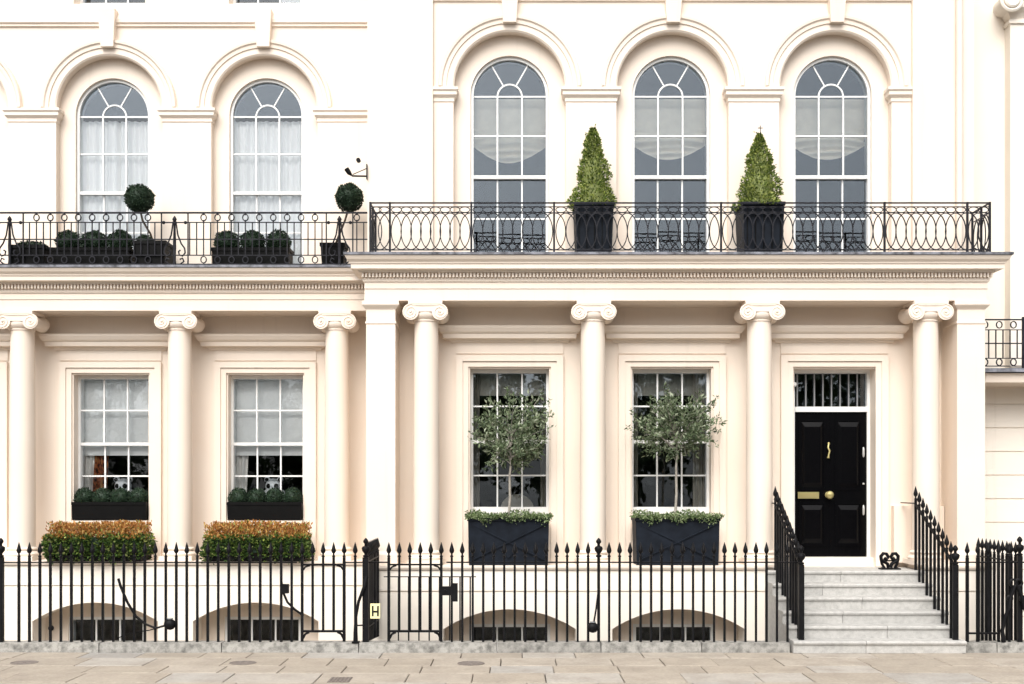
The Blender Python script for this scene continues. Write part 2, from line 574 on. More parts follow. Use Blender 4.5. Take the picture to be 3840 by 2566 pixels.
def room(house, cx, y0, z0, z1, hw=1.08, dep=3.0):
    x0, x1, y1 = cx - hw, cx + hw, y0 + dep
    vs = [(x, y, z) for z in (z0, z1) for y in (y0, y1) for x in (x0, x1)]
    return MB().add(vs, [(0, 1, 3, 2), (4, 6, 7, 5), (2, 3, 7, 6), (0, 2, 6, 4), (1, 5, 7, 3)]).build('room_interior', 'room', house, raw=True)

# ------------------------------------------------------------------ columns
Z_FLOOR, Z_CAP, Z_SOF = 1.03, 4.545, 4.83
def column_meshes():
    prof = []
    for i in range(13):
        t = i / 12
        z = 0.20 + t * (Z_CAP - Z_FLOOR - 0.20)
        r = 0.19 - 0.018 * max(0, (t - 0.3) / 0.7) ** 1.6
        prof.append((r, z))
    prof += [(0.185, Z_CAP - Z_FLOOR + .0), (0.185, Z_CAP - Z_FLOOR + .02)]
    shaft = MB().lathe(prof, 0, 0, 36).mesh('column', 40)
    b = MB().box(-.25, .25, -.25, .25, 0.002, .07)
    b.lathe([(.245, .072), (.255, .10), (.235, .13), (.205, .14), (.205, .155), (.225, .175), (.215, .195), (.192, .205)], 0, 0, 32)
    base = b.mesh('base', 40)
    c = MB()
    h = Z_CAP - Z_FLOOR
    c.lathe([(.175, h + .018), (.20, h + .04), (.225, h + .08), (.222, h + .115), (.2, h + .13)], 0, 0, 28)
    c.box(-.205, .205, -.222, .222, h + .125, h + .225)
    c.box(-.19, .19, -.232, .232, h + .21, h + .228)
    c.box(-.245, .245, -.235, .235, h + .232, h + .283)
    cap = c.mesh('capital', 40)
    vols = []
    for sgn in (-1, 1):
        v = MB()
        n = 28
        rr = .116
        # bolster along the depth with a waisted middle
        ring = [(-.225, rr), (-.19, rr), (-.08, rr * .78), (.08, rr * .78), (.19, rr), (.225, rr)]
        vs, fs = [], []
        for y, r_ in ring:
            for i in range(n):
                a = 2 * math.pi * i / n
                vs.append((r_ * math.cos(a), y, r_ * math.sin(a)))
        for j in range(len(ring) - 1):
            for i in range(n):
                k = (i + 1) % n
                fs.append((j * n + i, j * n + k, (j + 1) * n + k, (j + 1) * n + i))
        fs += [tuple(range(n)), tuple((len(ring) - 1) * n + i for i in range(n - 1, -1, -1))]
        v.add(vs, fs)
        for yy in (-.226, .226):
            sp = []
            for i in range(46):
                t = i / 45
                a = R(90) + sgn * (-1) * t * R(360 * 2.2)
                q = rr * (1 - .84 * t) - .008
                sp.append((q * math.cos(a), yy, q * math.sin(a)))
            v.tube(sp, .0105, 5)
            v.ball((0, yy, 0), .02, 8, 6)
        vols.append(v.mesh('volute', 40))
    return shaft, base, cap, vols
COLM = column_meshes()
def column(house, cx, cy):
    sh, ba, ca, vo = COLM
    o = inst('column', sh, (cx, cy, Z_FLOOR), 'stucco', house)
    inst('base', ba, (cx, cy, Z_FLOOR), 'stucco', o)
    inst('capital', ca, (cx, cy, Z_FLOOR), 'stucco', o)
    for sgn, me in zip((-1, 1), vo):
        inst('volute', me, (cx + sgn * .21, cy, Z_CAP + .122), 'stucco', o)
    return o

# ------------------------------------------------------------------ a terrace house front
ARCH_Z, ARCH_R, WIN_R = 8.09, 0.835, 0.587
def facade(house, bays, cols, x0, x1, yo, panel, end_piers, ends, door_bay=None):
    """yo: set-back of this house; panel: limits of the arcade wall; ends: mitre cornice round (left, right)"""
    st = 'stucco'
    yout, yin, ygl = 2.12 + yo, 2.27 + yo, 2.43 + yo
    yar = yin + .10
    # upper arcade wall: outer plane with arched recesses, inner plane with window openings
    holes = [arch_loop(c, ARCH_R, 5.48, ARCH_Z) for c in bays] + [rect_loop(c - .56, c + .56, 9.73, 11.7) for c in bays]
    MB().prism(rect_loop(panel[0], panel[1], 5.2, 12.8), holes, yout, yin - .001).build('upper_wall', st, house, smooth=35)
    holes = [arch_loop(c, WIN_R, 5.482, 8.03) for c in bays] + [rect_loop(c - .561, c + .561, 9.731, 11.701) for c in bays]
    MB().prism(rect_loop(panel[0] + .002, panel[1] - .002, 5.21, 12.79), holes, yin, yin + .33).build('inner_wall', st, house, smooth=35)
    for a, b in end_piers:
        MB().box(a, b, yout - .07, yin + .33, 5.2, 12.8).build('end_pier', st, house)
    # string course and keystones
    mb = MB()
    mb.moulding(panel[0], panel[1], yout, [(0, 9.36), (.03, 9.37), (.03, 9.40), (.055, 9.42), (.055, 9.47), (.03, 9.50), (0, 9.56)], yout + .05, False, False)
    mb.build('string_course', st, house)
    for c in bays:
        k = MB()
        vs = []
        for z, hw, yy in ((9.02, .098, -.115), (9.60, .135, -.15)):
            vs += [(c - hw, yout + yy, z), (c + hw, yout + yy, z), (c + hw, yout + .06, z), (c - hw, yout + .06, z)]
        k.add(vs, [(0, 3, 2, 1), (4, 5, 6, 7), (0, 1, 5, 4), (1, 2, 6, 5), (2, 3, 7, 6), (3, 0, 4, 7)])
        k.build('keystone', st, house)
        MB().arc(c, ARCH_Z, yout, [(ARCH_R - .012, -.05), (ARCH_R - .012, .012), (ARCH_R + .012, .03), (ARCH_R + .10, .03), (ARCH_R + .105, .048), (ARCH_R + .155, .052), (ARCH_R + .175, .075), (ARCH_R + .215, .08), (ARCH_R + .225, .06), (ARCH_R + .225, -.05)], n=44).build('archivolt', st, house, smooth=30)
    # imposts between the arches
    edges = []
    bs = sorted(bays)
    lim = [(panel[0], bs[0] - ARCH_R, False, True)] + [(a + ARCH_R, b - ARCH_R, True, True) for a, b in zip(bs, bs[1:])] + [(bs[-1] + ARCH_R, panel[1], True, False)]
    for a, b, l, r_ in lim:
        MB().moulding(a, b, yout, [(.004, 7.87), (.012, 7.88), (.012, 7.93), (.03, 7.95), (.05, 7.97), (.05, 8.02), (.07, 8.04), (.07, 8.082), (.004, 8.085)], yin + .0, l, r_).build('impost', st, house)
    for c in bays:
        arched_window(house, c, yar)
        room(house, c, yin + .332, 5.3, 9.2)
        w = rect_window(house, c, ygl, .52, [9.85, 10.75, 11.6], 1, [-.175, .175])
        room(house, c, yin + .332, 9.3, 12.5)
    # ground floor wall with square openings
    yg = 2.2 + yo
    gx1 = x1
    holes = []
    for c in bays:
        if door_bay is not None and abs(c - door_bay) < .01:
            holes.append(rect_loop(c - .60, c + .62, .962, 3.92))
        else:
            holes.append(rect_loop(c - .59, c + .59, 1.63, 3.92))
    MB().prism(rect_loop(x0 + .003, x1 - .003, .5, 5.15), holes, yg, yg + .4).build('ground_wall', st, house)
    for c in bays:
        isdoor = door_bay is not None and abs(c - door_bay) < .01
        hw = .60
        bot = .965 if isdoor else Z_FLOOR + .003
        # stepped architrave
        for (ro, ri, pr, tp) in ((.80, .70, .060, 4.115), (.70, .615, .035, 4.02)):
            oc = [(c - ro, bot), (c - ri, bot), (c - ri, 3.93 + (ri - .6) * .95), (c + ri, 3.93 + (ri - .6) * .95), (c + ri, bot), (c + ro, bot), (c + ro, tp), (c - ro, tp)]
            MB().prism(oc, [], yg - pr, yg - .0005).build('architrave', st, house)
        MB().moulding(c - .86, c + .86, yg - .02, [(0, 4.30), (.02, 4.31), (.035, 4.345), (.125, 4.355), (.13, 4.40), (.13, 4.425), (.15, 4.43), (.17, 4.45), (.195, 4.50), (.20, 4.535), (0, 4.55)], yg - .0005).build('window_hood', st, house)
        MB().box(c - .80, c + .80, yg - .022, yg - .0006, 4.14, 4.299).build('hood_frieze', st, house)
        if not isdoor:
            MB().box(c - .588, c + .588, yg - .09, yg + .30, 1.55, 1.628).build('sill', st, house)
            rect_window(house, c, ygl, .555, [1.845, 2.325, 2.835, 3.37, 3.872], 2, [-.187, .187])
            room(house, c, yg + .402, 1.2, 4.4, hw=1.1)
    # entablature, cornice, dentils
    ye = 1.55 + yo
    e0, e1 = x0, x1
    MB().box(e0, e1, ye, yg - .001, Z_SOF, 5.16).build('entablature', st, house)
    mb = MB()
    mb.box(e0 + (0 if not ends[0] else 0), e1, ye - .012, ye - .0005, Z_SOF + .17, 5.05)
    mb.build('frieze_band', st, house)
    cor = MB().moulding(e0, e1, ye, [(0, 5.095), (.02, 5.10), (.03, 5.14), (.032, 5.145), (.012, 5.15), (.012, 5.218), (.075, 5.225), (.085, 5.25), (.17, 5.26), (.17, 5.325), (.185, 5.33), (.19, 5.35), (.225, 5.385), (.245, 5.425), (.245, 5.438), (0, 5.44)], yg - .001, *ends).build('cornice', st, house)
    dn = MB()
    x = e0 + .02 - (0.05 if ends[0] else 0)
    while x < e1 + (.04 if ends[1] else -.02):
        dn.box(x, x + .026, ye - .072, ye - .0125, 5.155, 5.217)
        x += .05
    dob = dn.build('dentil_course', st, cor)
    dob['kind'] = 'stuff'
    led = MB().moulding(e0, e1, ye, [(.0, 5.4405), (.265, 5.441), (.268, 5.476), (.25, 5.479)], yin + .1, *ends).build('balcony_floor', 'lead', house)
    # columns
    for cx in cols:
        column(house, cx, 1.75 + yo)

# right house ----------------------------------------------------
BR = [-0.035, 2.385, 4.805]
CR = [-1.245, 1.175, 3.595, 6.015]
h1 = thing('terrace_house', 'cream stucco terrace house with black double-panelled door, portico columns and three tall arched windows', 'house', (2.35, 2.2, 0))
facade(h1, BR, CR, -2.12, 6.83, 0.0, (-1.17, 5.93), [(-2.14, -1.172), (5.932, 6.84)], (True, True), door_bay=4.805)
for a, b in ((-2.10, -1.68), (6.41, 6.81)):
    p = MB().box(a, b, 1.585, 2.6, Z_FLOOR, Z_SOF - .001).build('pilaster', 'stucco', h1)
    MB().moulding(a, b, 1.585, [(.004, 4.50), (.012, 4.505), (.012, 4.53), (.004, 4.535)], 2.1).build('necking', 'stucco', p)
    MB().moulding(a, b, 1.585, [(.004, 4.71), (.02, 4.73), (.04, 4.75), (.055, 4.77), (.055, Z_SOF - .004), (.004, Z_SOF - .002)], 2.1).build('capital', 'stucco', p)
    MB().moulding(a, b, 1.585, [(.03, Z_FLOOR + .002), (.03, 1.18), (.012, 1.21), (.004, 1.23)], 2.1).build('base', 'stucco', p)
MB().box(-2.118, -1.92, 2.0, 3.4, 0.9, 5.19).build('flank_wall', 'stucco', h1)
MB().box(-2.138, -1.18, 2.6, 3.6, 5.2, 12.8).build('upper_flank_wall', 'stucco', h1)

def podium(house, x0, x1, yo, bays):
    yf = 1.5 + yo
    holes = [seg_loop(c, .95, -2.2, .115, .285) for c in bays]
    MB().prism(rect_loop(x0, x1, -2.3, .645), holes, yf, yf + .5).build('podium_wall', 'stucco_white', house, smooth=30)
    MB().box(x0, x1, yf - .012, yf + .5, .665, .96).build('podium_course', 'stucco_white', house)
    MB().box(x0, x1, yf + .01, yf + .49, .645, .665).build('podium_joint', 'stucco_white', house)
    MB().moulding(x0, x1, yf, [(.0, .962), (.04, .97), (.055, 1.0), (.055, Z_FLOOR - .002), (0, Z_FLOOR)], yf + .75, False, False).build('podium_cornice', 'stucco', house)
    for c in bays:
        yb = yf + .5
        MB().prism(rect_loop(c - 1.1, c + 1.1, -2.3, .64), [rect_loop(c - .60, c + .60, -1.6, .13)], yb + .001, yb + .16).build('basement_wall', 'stucco', house)
        rect_window(house, c, yb + .08, .555, [-1.5, -.7, .085], 1, [-.185, .185])
        room(house, c, yb + .17, -2.2, .5, hw=1.0, dep=2.0)
podium(h1, -2.12, 3.63, 0.0, BR[:2])
MB().box(5.88, 6.83, 1.5, 2.1, -2.3, .645).build('podium_wall', 'stucco_white', h1)
MB().box(5.88, 6.83, 1.488, 2.1, .665, .96).build('podium_course', 'stucco_white', h1)
MB().box(5.88, 6.82, 1.51, 2.09, .645, .665).build('podium_joint', 'stucco_white', h1)
MB().moulding(5.88, 6.83, 1.5, [(.0, .962), (.04, .97), (.055, 1.0), (.055, Z_FLOOR - .002), (0, Z_FLOOR)], 2.25, False, True).build('podium_cornice', 'stucco', h1)
# low pedestal panel beside the door
MB().box(5.66, 6.40, 2.06, 2.199, Z_FLOOR + .001, 1.87).build('pedestal_panel', 'stucco', h1)
# front door
dx, yd = 4.835, 2.50
DW = .546
door = MB().box(dx - DW, dx + DW, yd, yd + .05, 1.095, 3.287).build('door', 'black_gloss', h1)
def panel_mb(cx, cz0, cz1, hw):
    mb = MB()
    # moulded rim and raised field
    o = rect_loop(cx - hw, cx + hw, cz0, cz1)
    i = rect_loop(cx - hw + .03, cx + hw - .03, cz0 + .03, cz1 - .03)
    mb.prism(o, [i], yd - .014, yd - .0005)
    a, b = .045, .085
    vs = [(p[0], yd - .001, p[1]) for p in rect_loop(cx - hw + a, cx + hw - a, cz0 + a, cz1 - a)] + [(p[0], yd - .022, p[1]) for p in rect_loop(cx - hw + b, cx + hw - b, cz0 + b + .03, cz1 - b - .03)]
    mb.add(vs, [(0, 1, 5, 4), (1, 2, 6, 5), (2, 3, 7, 6), (3, 0, 4, 7), (4, 5, 6, 7)])
    return mb
for sx in (-1, 1):
    panel_mb(dx + sx * .275, 2.10, 3.18, .205).build('panel', 'black_gloss', door)
    panel_mb(dx + sx * .275, 1.25, 1.92, .205).build('panel', 'black_gloss', door)
MB().box(dx - .012, dx + .012, yd - .006, yd - .0005, 1.10, 3.28).build('centre_bead', 'black_gloss', door)
mb = MB().box(dx - .50, dx - .18, yd - .035, yd - .0235, 1.975, 2.075)
mb.box(dx - .47, dx - .21, yd - .042, yd - .0352, 1.99, 2.055)
mb.build('letter_plate', 'brass', door)
kb = MB()
kb.lathe([(.05, 0), (.05, .012), (.022, .02), (.02, .04), (.045, .055), (.062, .085), (.05, .11), (.01, .118)], 0, 0, 20)
kb.v = [(dx - .03 + p[0], yd - p[2], 2.03 + p[1]) for p in kb.v]
kb.build('door_knob', 'brass', door, smooth=40)
kn = MB().tube([(dx - .03, yd - .02, 2.80), (dx - .045, yd - .035, 2.75), (dx - .02, yd - .04, 2.70), (dx - .035, yd - .04, 2.64), (dx - .04, yd - .035, 2.59)], [.014, .013, .015, .013, .02], 8)
kn.ball((dx - .03, yd - .02, 2.81), .02, 10, 8)
kn.build('door_knocker', 'brass', door, smooth=50)
for zz, hh in ((2.68, .075), (1.80, .075)):
    lk = MB().lathe([(.009, -hh), (.017, -hh * .6), (.017, hh * .6), (.009, hh)], dx + DW - .045, yd - .012, 12, zz)
    lk.build('lock_cover', 'steel', door, smooth=40)
MB().lathe([(.014, -.012), (.018, 0), (.014, .012)], dx + DW - .045, yd - .01, 10, 2.20).build('keyhole_cover', 'steel', door, smooth=40)
fr = MB()
fr.box(dx + DW + .003, dx + DW + .052, 2.46, 2.56, .97, 3.93)
fr.box(dx - DW - .052, dx - DW - .003, 2.46, 2.56, .97, 3.93)
fr.box(dx - DW - .002, dx + DW + .002, 2.455, 2.56, 3.29, 3.368)
fr.box(dx - DW - .002, dx + DW + .002, 2.46, 2.56, 3.875, 3.93)
fr.build('door_frame', 'white', h1)
tw = MB().box(dx - DW, dx + DW, 2.545, 2.549, 3.37, 3.873)
tw = tw.build('transom_light', 'glass', h1)
for k in range(8):
    xx = dx - DW + .045 + k * (2 * DW - .05) / 8.0
    bar_box(tw, xx - .010, xx + .010, 2.50, 2.52, 3.372, 3.872, 'transom_bar', 'grey_bar')
MB().box(dx - .60, dx + .60, 2.30, 2.6, .966, 1.09).build('threshold', 'stucco_white', h1)
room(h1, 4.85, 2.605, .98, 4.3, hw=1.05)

# left house -----------------------------------------------------
GLASS = 'clear_glass'
YO = 0.95
BL = [-8.735, -6.315, -3.882]
CLc = [-9.94, -7.52, -5.105, -2.69]
h2 = thing('terrace_house', 'set-back cream stucco terrace house at left with two low hedged window boxes and net-curtained arches', 'house', (-6.1, 3.15, 0))
facade(h2, BL, CLc, -11.0, -2.125, YO, (-10.9, -2.142), [], (False, False))
podium(h2, -11.0, -2.125, YO, BL)

# right neighbour ------------------------------------------------
h3 = thing('neighbour_house', 'white stucco house at the right edge with channelled ground floor and a lower iron balcony', 'house', (8.6, 2.8, 0))
z = -0.20
k = 0
while z < 3.9:
    top = min(z + .345, 3.95)
    MB().frustum(8.67, 2.9, z, top, 1.82, .2, 1.82, .2).build('channelled_course', 'stucco_white', h3)
    z += .363
MB().box(6.851, 10.5, 2.72, 3.1, -2.3, 3.95).build('ground_wall_core', 'stucco_white', h3)
MB().box(6.845, 10.5, 3.0, 3.4, 3.95, 12.8).build('upper_wall', 'stucco_white', h3)
p = MB().box(7.70, 8.55, 2.80, 3.0, 4.0, 9.39).build('giant_pilaster', 'stucco_white', h3)
cap = MB().moulding(7.70, 8.55, 2.80, [(.0, 9.30), (.03, 9.31), (.03, 9.36), (.0, 9.37)], 2.99)
cap.moulding(7.70, 8.55, 2.80, [(.0, 9.392), (.05, 9.46), (.12, 9.52), (.12, 9.75), (0, 9.76)], 2.99)
cap.build('capital', 'stucco_white', p)
vol = MB()
for i, rr in enumerate((.16, .10)):
    pts = [(7.66 + rr * math.cos(a), 2.66 - .02 * i, 9.62 + rr * math.sin(a)) for a in [2 * math.pi * j / 20 for j in range(20)]]
    vol.tube(pts, .03, 6, closed=True)
vol.tube([(7.66, 2.66, 9.62), (7.66, 3.0, 9.62)], .15, 16)
vol.build('volute', 'stucco_white', p, smooth=40)
MB().moulding(7.0, 10.5, 2.7, [(0, 3.66), (.05, 3.69), (.66, 3.70), (.68, 3.80), (.70, 3.83), (0, 3.84)], 2.95, False, False).build('balcony_soffit', 'stucco', h3)
MB().box(6.86, 10.5, 1.95, 3.0, 3.845, 3.90).build('balcony_floor', 'lead', h3)
dp = MB().tube([(6.60, 1.99, 5.48), (6.60, 1.99, 12.6)], .05, 10)
dp.build('downpipe', 'stucco', h1, smooth=50)

# ------------------------------------------------------------------ entrance steps
steps = thing('entrance_steps', 'pale worn stone steps rising to the black front door', 'steps', (4.755, 0.6, 0))
rs = random.Random(21)
joints = [4.58, 4.95, 4.45, 4.80, 4.34, 4.68]
for k in range(6):
    y0 = -0.1 + 0.3 * k
    y1 = y0 + .298 if k < 5 else 2.299
    xa, xb = 3.64, 5.872
    for a, b in ((xa, joints[k] - .003), (joints[k] + .003, xb)):
        zt = .16 * (k + 1)
        mb = MB()
        c = .012
        # block with rounded nosing
        prof = [(y0, -.3 if k else .002), (y0, zt - .05), (y0 - .022, zt - .042), (y0 - .026, zt - .02), (y0 - .016, zt - .004), (y0 + .01, zt), (y1, zt - .002), (y1, -.3 if k else .002)]
        vs = [(a, p[0], p[1]) for p in prof] + [(b, p[0], p[1]) for p in prof]
        n_ = len(prof)
        fs = [(i, (i + 1) % n_, (i + 1) % n_ + n_, i + n_) for i in range(n_)] + [tuple(range(n_ - 1, -1, -1)), tuple(range(n_, 2 * n_))]
        mb.add(vs, fs).build('step_stone', 'portland', steps)
MB().box(3.66, 5.85, .25, 2.25, -2.3, -.305).build('stair_vault', 'stucco_white', steps)

# ------------------------------------------------------------------ iron railings
SPEAR = MB().lathe([(.013, 0), (.022, .008), (.022, .018), (.012, .03), (.012, .05), (.027, .066), (.033, .088), (.028, .112), (.013, .165), (.002, .20)], 0, 0, 8).mesh('spear_head', 50)
URN = MB().lathe([(.026, 0), (.04, .01), (.04, .025), (.02, .035), (.022, .05), (.05, .085), (.056, .12), (.045, .14), (.02, .15), (.018, .175), (.034, .195), (.036, .215), (.02, .24), (.004, .255)], 0, 0, 12).mesh('urn_finial', 50)
_rods = {}
def rod(parent, x, y, z0, z1, hw=.0145, name='bar', head='spear', hscale=1.0):
    key = (round(z1 - z0, 3), hw)
    if key not in _rods:
        _rods[key] = MB().box(-hw, hw, -hw, hw, 0, z1 - z0).mesh(name)
    o = inst(name, _rods[key], (x, y, z0), 'iron', parent, rot=(0, 0, random.uniform(-.15, .15)))
    if head:
        me = SPEAR if head == 'spear' else URN
        inst('spear_head' if head == 'spear' else 'urn_finial', me, (x, y, z1), 'iron', o)
    return o

FY, ZB, ZT, ZR = 0.10, 0.118, 1.23, 1.165
def rail(parent, p0, p1, hw=.0145, hz=.008, name='rail'):
    p0, p1 = Vector(p0), Vector(p1)
    dx_, dy_ = p1.x - p0.x, p1.y - p0.y
    L = math.hypot(dx_, dy_)
    nx_, ny_ = -dy_ / L * hw, dx_ / L * hw
    vs = [(p.x + s * nx_, p.y + s * ny_, p.z + t * hz) for p in (p0, p1) for s, t in ((-1, -1), (1, -1), (1, 1), (-1, 1))]
    return MB().add(vs, [(0, 1, 2, 3), (7, 6, 5, 4), (0, 4, 5, 1), (1, 5, 6, 2), (2, 6, 7, 3), (3, 7, 4, 0)]).build(name, 'iron', parent)

# left run
ra = thing('iron_railing', 'black spear-topped railing in front of the left house hedges', 'railing', (-4.75, FY, ZB), 'street railings')
x = -2.8875
while x > -6.6:
    rod(ra, x, FY, ZB, ZT)
    x -= .1375
rod(ra, -6.70, FY, ZB, ZT, .034, 'post', 'urn')
rod(ra, -7.0, FY, ZB, ZT); rod(ra, -7.14, FY, ZB, ZT)
rail(ra, (-7.2, FY, ZR), (-2.82, FY, ZR), .019)
# left gate
def gate(label, x0, n, lock):
    g = thing('railing_gate', label, 'gate', (x0 + n * .1375 / 2, FY, ZB))
    for k in range(n):
        end = k in (0, n - 1)
        rod(g, x0 + k * .1375, FY, (ZB + .01) if end else .27, ZT, .017 if end else .0145, 'stile' if end else 'bar')
    xe = x0 + (n - 1) * .1375
    rail(g, (x0 - .016, FY, ZR - .03), (xe + .016, FY, ZR - .03), .02, .011)
    rail(g, (x0 - .016, FY, .262), (xe + .016, FY, .262), .02, .014)
    for xa, sg in ((x0, 1), (xe, -1)):
        MB().tube([(xa + sg * .012, FY, ZR - .10), (xa + sg * .04, FY, ZR - .06), (xa + sg * .10, FY, ZR - .04)], .013, 5).build('scroll_bracket', 'iron', g)
        MB().tube([(xa + sg * .0, FY, .15), (xa + sg * .04, FY, .225), (xa + sg * .09, FY, .25)], .016, 5).build('scroll_bracket', 'iron', g)
    if lock:
        mb = MB().box(xe + .01, xe + .13, FY - .045, FY + .03, .735, .85)
        mb.box(xe + .132, xe + .215, FY - .05, FY + .035, .655, .89)
        mb.tube([(xe + .05, FY - .045, .80), (xe + .05, FY - .075, .80)], .018, 8)
        mb.build('lock_case', 'iron', g)
    return g
gate('narrow black gate in the railings just left of the yellow plate', -2.75, 5, False)
gate('black gate with square lock case right of the yellow plate', -1.6145, 6, True)
# party railing behind the yellow plate
rb = thing('iron_railing', 'dark party railing running back to the house behind the yellow plate', 'railing', (-1.916, .8, ZB), 'street railings')
rod(rb, -1.916, FY, ZB, ZT, .038, 'post', 'urn')
for k in range(1, 11):
    rod(rb, -1.916, FY + .135 * k, ZB - .01 * k, ZT, .017)
rod(rb, -2.055, FY, ZB, ZT)
rail(rb, (-1.916, FY, ZR), (-1.916, 1.47, ZR), .019)
rail(rb, (-2.19, FY, ZR), (-1.63, FY, ZR), .019)
rail(rb, (-1.915, FY, .30), (-1.915, 1.47, .26), .016)
MB().tube([(-1.90, FY - .03, .98), (-1.93, FY - .06, .85), (-2.0, FY - .075, .66), (-2.035, FY - .08, .46), (-2.04, FY - .08, .26), (-2.04, FY - .08, .125)], [.03, .022, .02, .02, .028, .032], 8).build('curved_stay', 'iron', rb, smooth=50)
rail(rb, (-2.04, FY - .08, .345), (-1.916, FY - .02, .345), .012)
MB().box(-2.085, -1.995, FY - .12, FY - .04, .115, .14).build('stay_foot', 'iron', rb)
# right run
rc = thing('iron_railing', 'long black spear-topped railing in front of the two olive planters', 'railing', (1.4, FY, ZB), 'street railings')
x = -.7895
while x < 3.72:
    if abs(x - 1.136) > .03:
        rod(rc, x, FY, ZB, ZT)
    else:
        rod(rc, x, FY, ZB, ZT, .017, 'post', 'urn')
    x += .1375
rail(rc, (-.86, FY, ZR), (3.75, FY, ZR), .019)
# railing of the basement stair behind the gate
rs_ = thing('stair_handrail', 'thin black basement stair handrail seen behind the gate', 'railing', (-1.1, 1.0, -.2))
for k in range(9):
    xx = -1.72 + .1425 * k
    o = rod(rs_, xx, 1.0, -.25, .90, .0095, 'bar', None)
rail(rs_, (-1.78, 1.0, .905), (-.50, 1.0, .905), .014, .006)
# stair railings
for xs_, lab in ((3.77, 'stepped black railing on the left side of the entrance steps'), (5.78, 'stepped black railing on the right side of the entrance steps')):
    g = thing('stair_railing', lab, 'railing', (xs_, .7, 0), 'entrance stair railings')
    y = .02
    k = 0
    while y < 1.56:
        st_ = max(1, min(6, int((y + .1) / .3) + 1))
        zb = .16 * st_
        zt = 1.16 + .545 * (y - .02) 
        if k == 0:
            rod(g, xs_, y, zb, zt - .02, .034, 'newel_post', 'urn')
        else:
            rod(g, xs_, y, zb, round(zt, 3), .0145)
        y += .1475
        k += 1
    rail(g, (xs_, .0, 1.10), (xs_, 1.52, 1.10 + .545 * 1.5), .018)
    rail(g, (xs_, 1.52, 1.10 + .545 * 1.5), (xs_, 2.1, 1.10 + .545 * 1.5), .016)
# far right run
rd = thing('iron_railing', 'short black railing at the right edge beyond the steps', 'railing', (6.4, FY, ZB), 'street railings')
x = 5.967
k = 0
while x < 8.5:
    if abs(x - 6.65) < .05:
        rod(rd, x, FY, ZB, ZT + .02, .03, 'post', 'urn')
    else:
        rod(rd, x, FY, ZB if k in (0, 1) or x > 6.3 else .25, ZT, .017 if k < 2 else .0145)
    x += .1375
    k += 1
rail(rd, (5.80, FY, ZR), (8.5, FY, ZR), .019)
rail(rd, (5.967, FY, .235), (6.38, FY, .235), .018, .012)
re_ = thing('iron_railing', 'dark party railing running back beside the right neighbour house', 'railing', (6.66, .8, ZB), 'street railings')
for k in range(1, 11):
    rod(re_, 6.66, FY + .135 * k, ZB - .02 * k, ZT, .017)
rail(re_, (6.66, FY + .04, ZR), (6.66, 1.47, ZR), .018)
st2 = thing('scroll_stay', 'black wrought iron scroll stay bracing the rightmost railing post', 'brace', (6.6, FY - .06, .12))
for sg in (-1, 1):
    MB().tube([(6.58 + sg * .02, FY - .06, .86), (6.58 + sg * .08, FY - .07, .70), (6.58 + sg * .10, FY - .08, .58), (6.58 + sg * .15, FY - .08, .46), (6.58 + sg * .19, FY - .08, .28), (6.58 + sg * .17, FY - .08, .13)], [.03, .022, .03, .02, .026, .03], 7).build('leg', 'iron', st2, smooth=50)
mb = MB()
for cx_, cz_, r_ in ((6.545, .90, .045), (6.615, .90, .045), (6.50, .70, .03), (6.66, .70, .03)):
    mb.tube([(cx_ + r_ * math.cos(a), FY - .06, cz_ + r_ * math.sin(a)) for a in [2 * math.pi * j / 12 for j in range(12)]], .017, 6, closed=True)
mb.build('scroll', 'iron', st2, smooth=50)

# yellow hydrant plate
hp = thing('hydrant_sign', 'small pale yellow plate with a black H on the party railing', 'sign', (-1.785, FY - .045, .36))
MB().box(-1.85, -1.722, FY - .062, FY - .05, .435, .63).build('plate', 'yellow', hp)
mb = MB()
for xx in (-1.825, -1.757):
    mb.box(xx - .004, xx + .018, FY - .066, FY - .0625, .465, .60)
mb.box(-1.806, -1.762, FY - .0655, FY - .0626, .513, .537)
mb.build('letter', 'black', hp)
MB().box(-1.80, -1.77, FY - .049, FY + .0, .30, .66).build('strap', 'iron', hp)

# lamps on the railings
def lamp_head(parent, c, r):
    mb = MB().lathe([(.01, -r), (r * .6, -r * .85), (r, -r * .3), (r * 1.02, .1 * r), (r * .95, .35 * r), (r * .55, .75 * r), (.01, r)], 0, 0, 16)
    mb.v = [(c[0] + p[0], c[1] + p[1] * .8, c[2] + p[2]) for p in mb.v]
    o = mb.build('lamp_head', 'iron', parent, smooth=50)
    MB().tube([(c[0], c[1], c[2] + r * .86), (c[0], c[1], c[2] + r * 1.02)], r * .5, 14).build('lens', 'lens', o)
l1 = thing('area_lamp', 'round black lamp on a long curved arm below the left hedge', 'lamp', (-4.49, FY - .03, .28))
MB().tube([(-5.16, FY, .95), (-5.12, FY - .02, .84), (-5.03, FY - .03, .64), (-4.92, FY - .03, .46), (-4.80, FY - .03, .36), (-4.66, FY - .03, .305), (-4.54, FY - .03, .34)], [.018] * 4 + [.015] * 3, 7).build('arm', 'iron', l1, smooth=50)
MB().tube([(-4.56, FY - .03, .33), (-4.75, FY - .0, .275), (-5.0, FY + .03, .235), (-5.2, FY + .06, .16)], .008, 5).build('cable', 'iron', l1, smooth=50)
lamp_head(l1, (-4.475, FY - .03, .36), .078)
l2 = thing('area_lamp', 'round black lamp hung on a straight arm between the two basement arches at right', 'lamp', (1.06, FY - .04, .24))
MB().tube([(1.14, FY - .02, 1.05), (1.13, FY - .035, .8), (1.10, FY - .04, .56), (1.07, FY - .04, .38)], .012, 7).build('arm', 'iron', l2, smooth=50)
lamp_head(l2, (1.055, FY - .04, .32), .074)
l3 = thing('lamp_bracket', 'black box bracket with a drooping arm left of the narrow gate', 'lamp', (-2.98, FY - .03, .55))
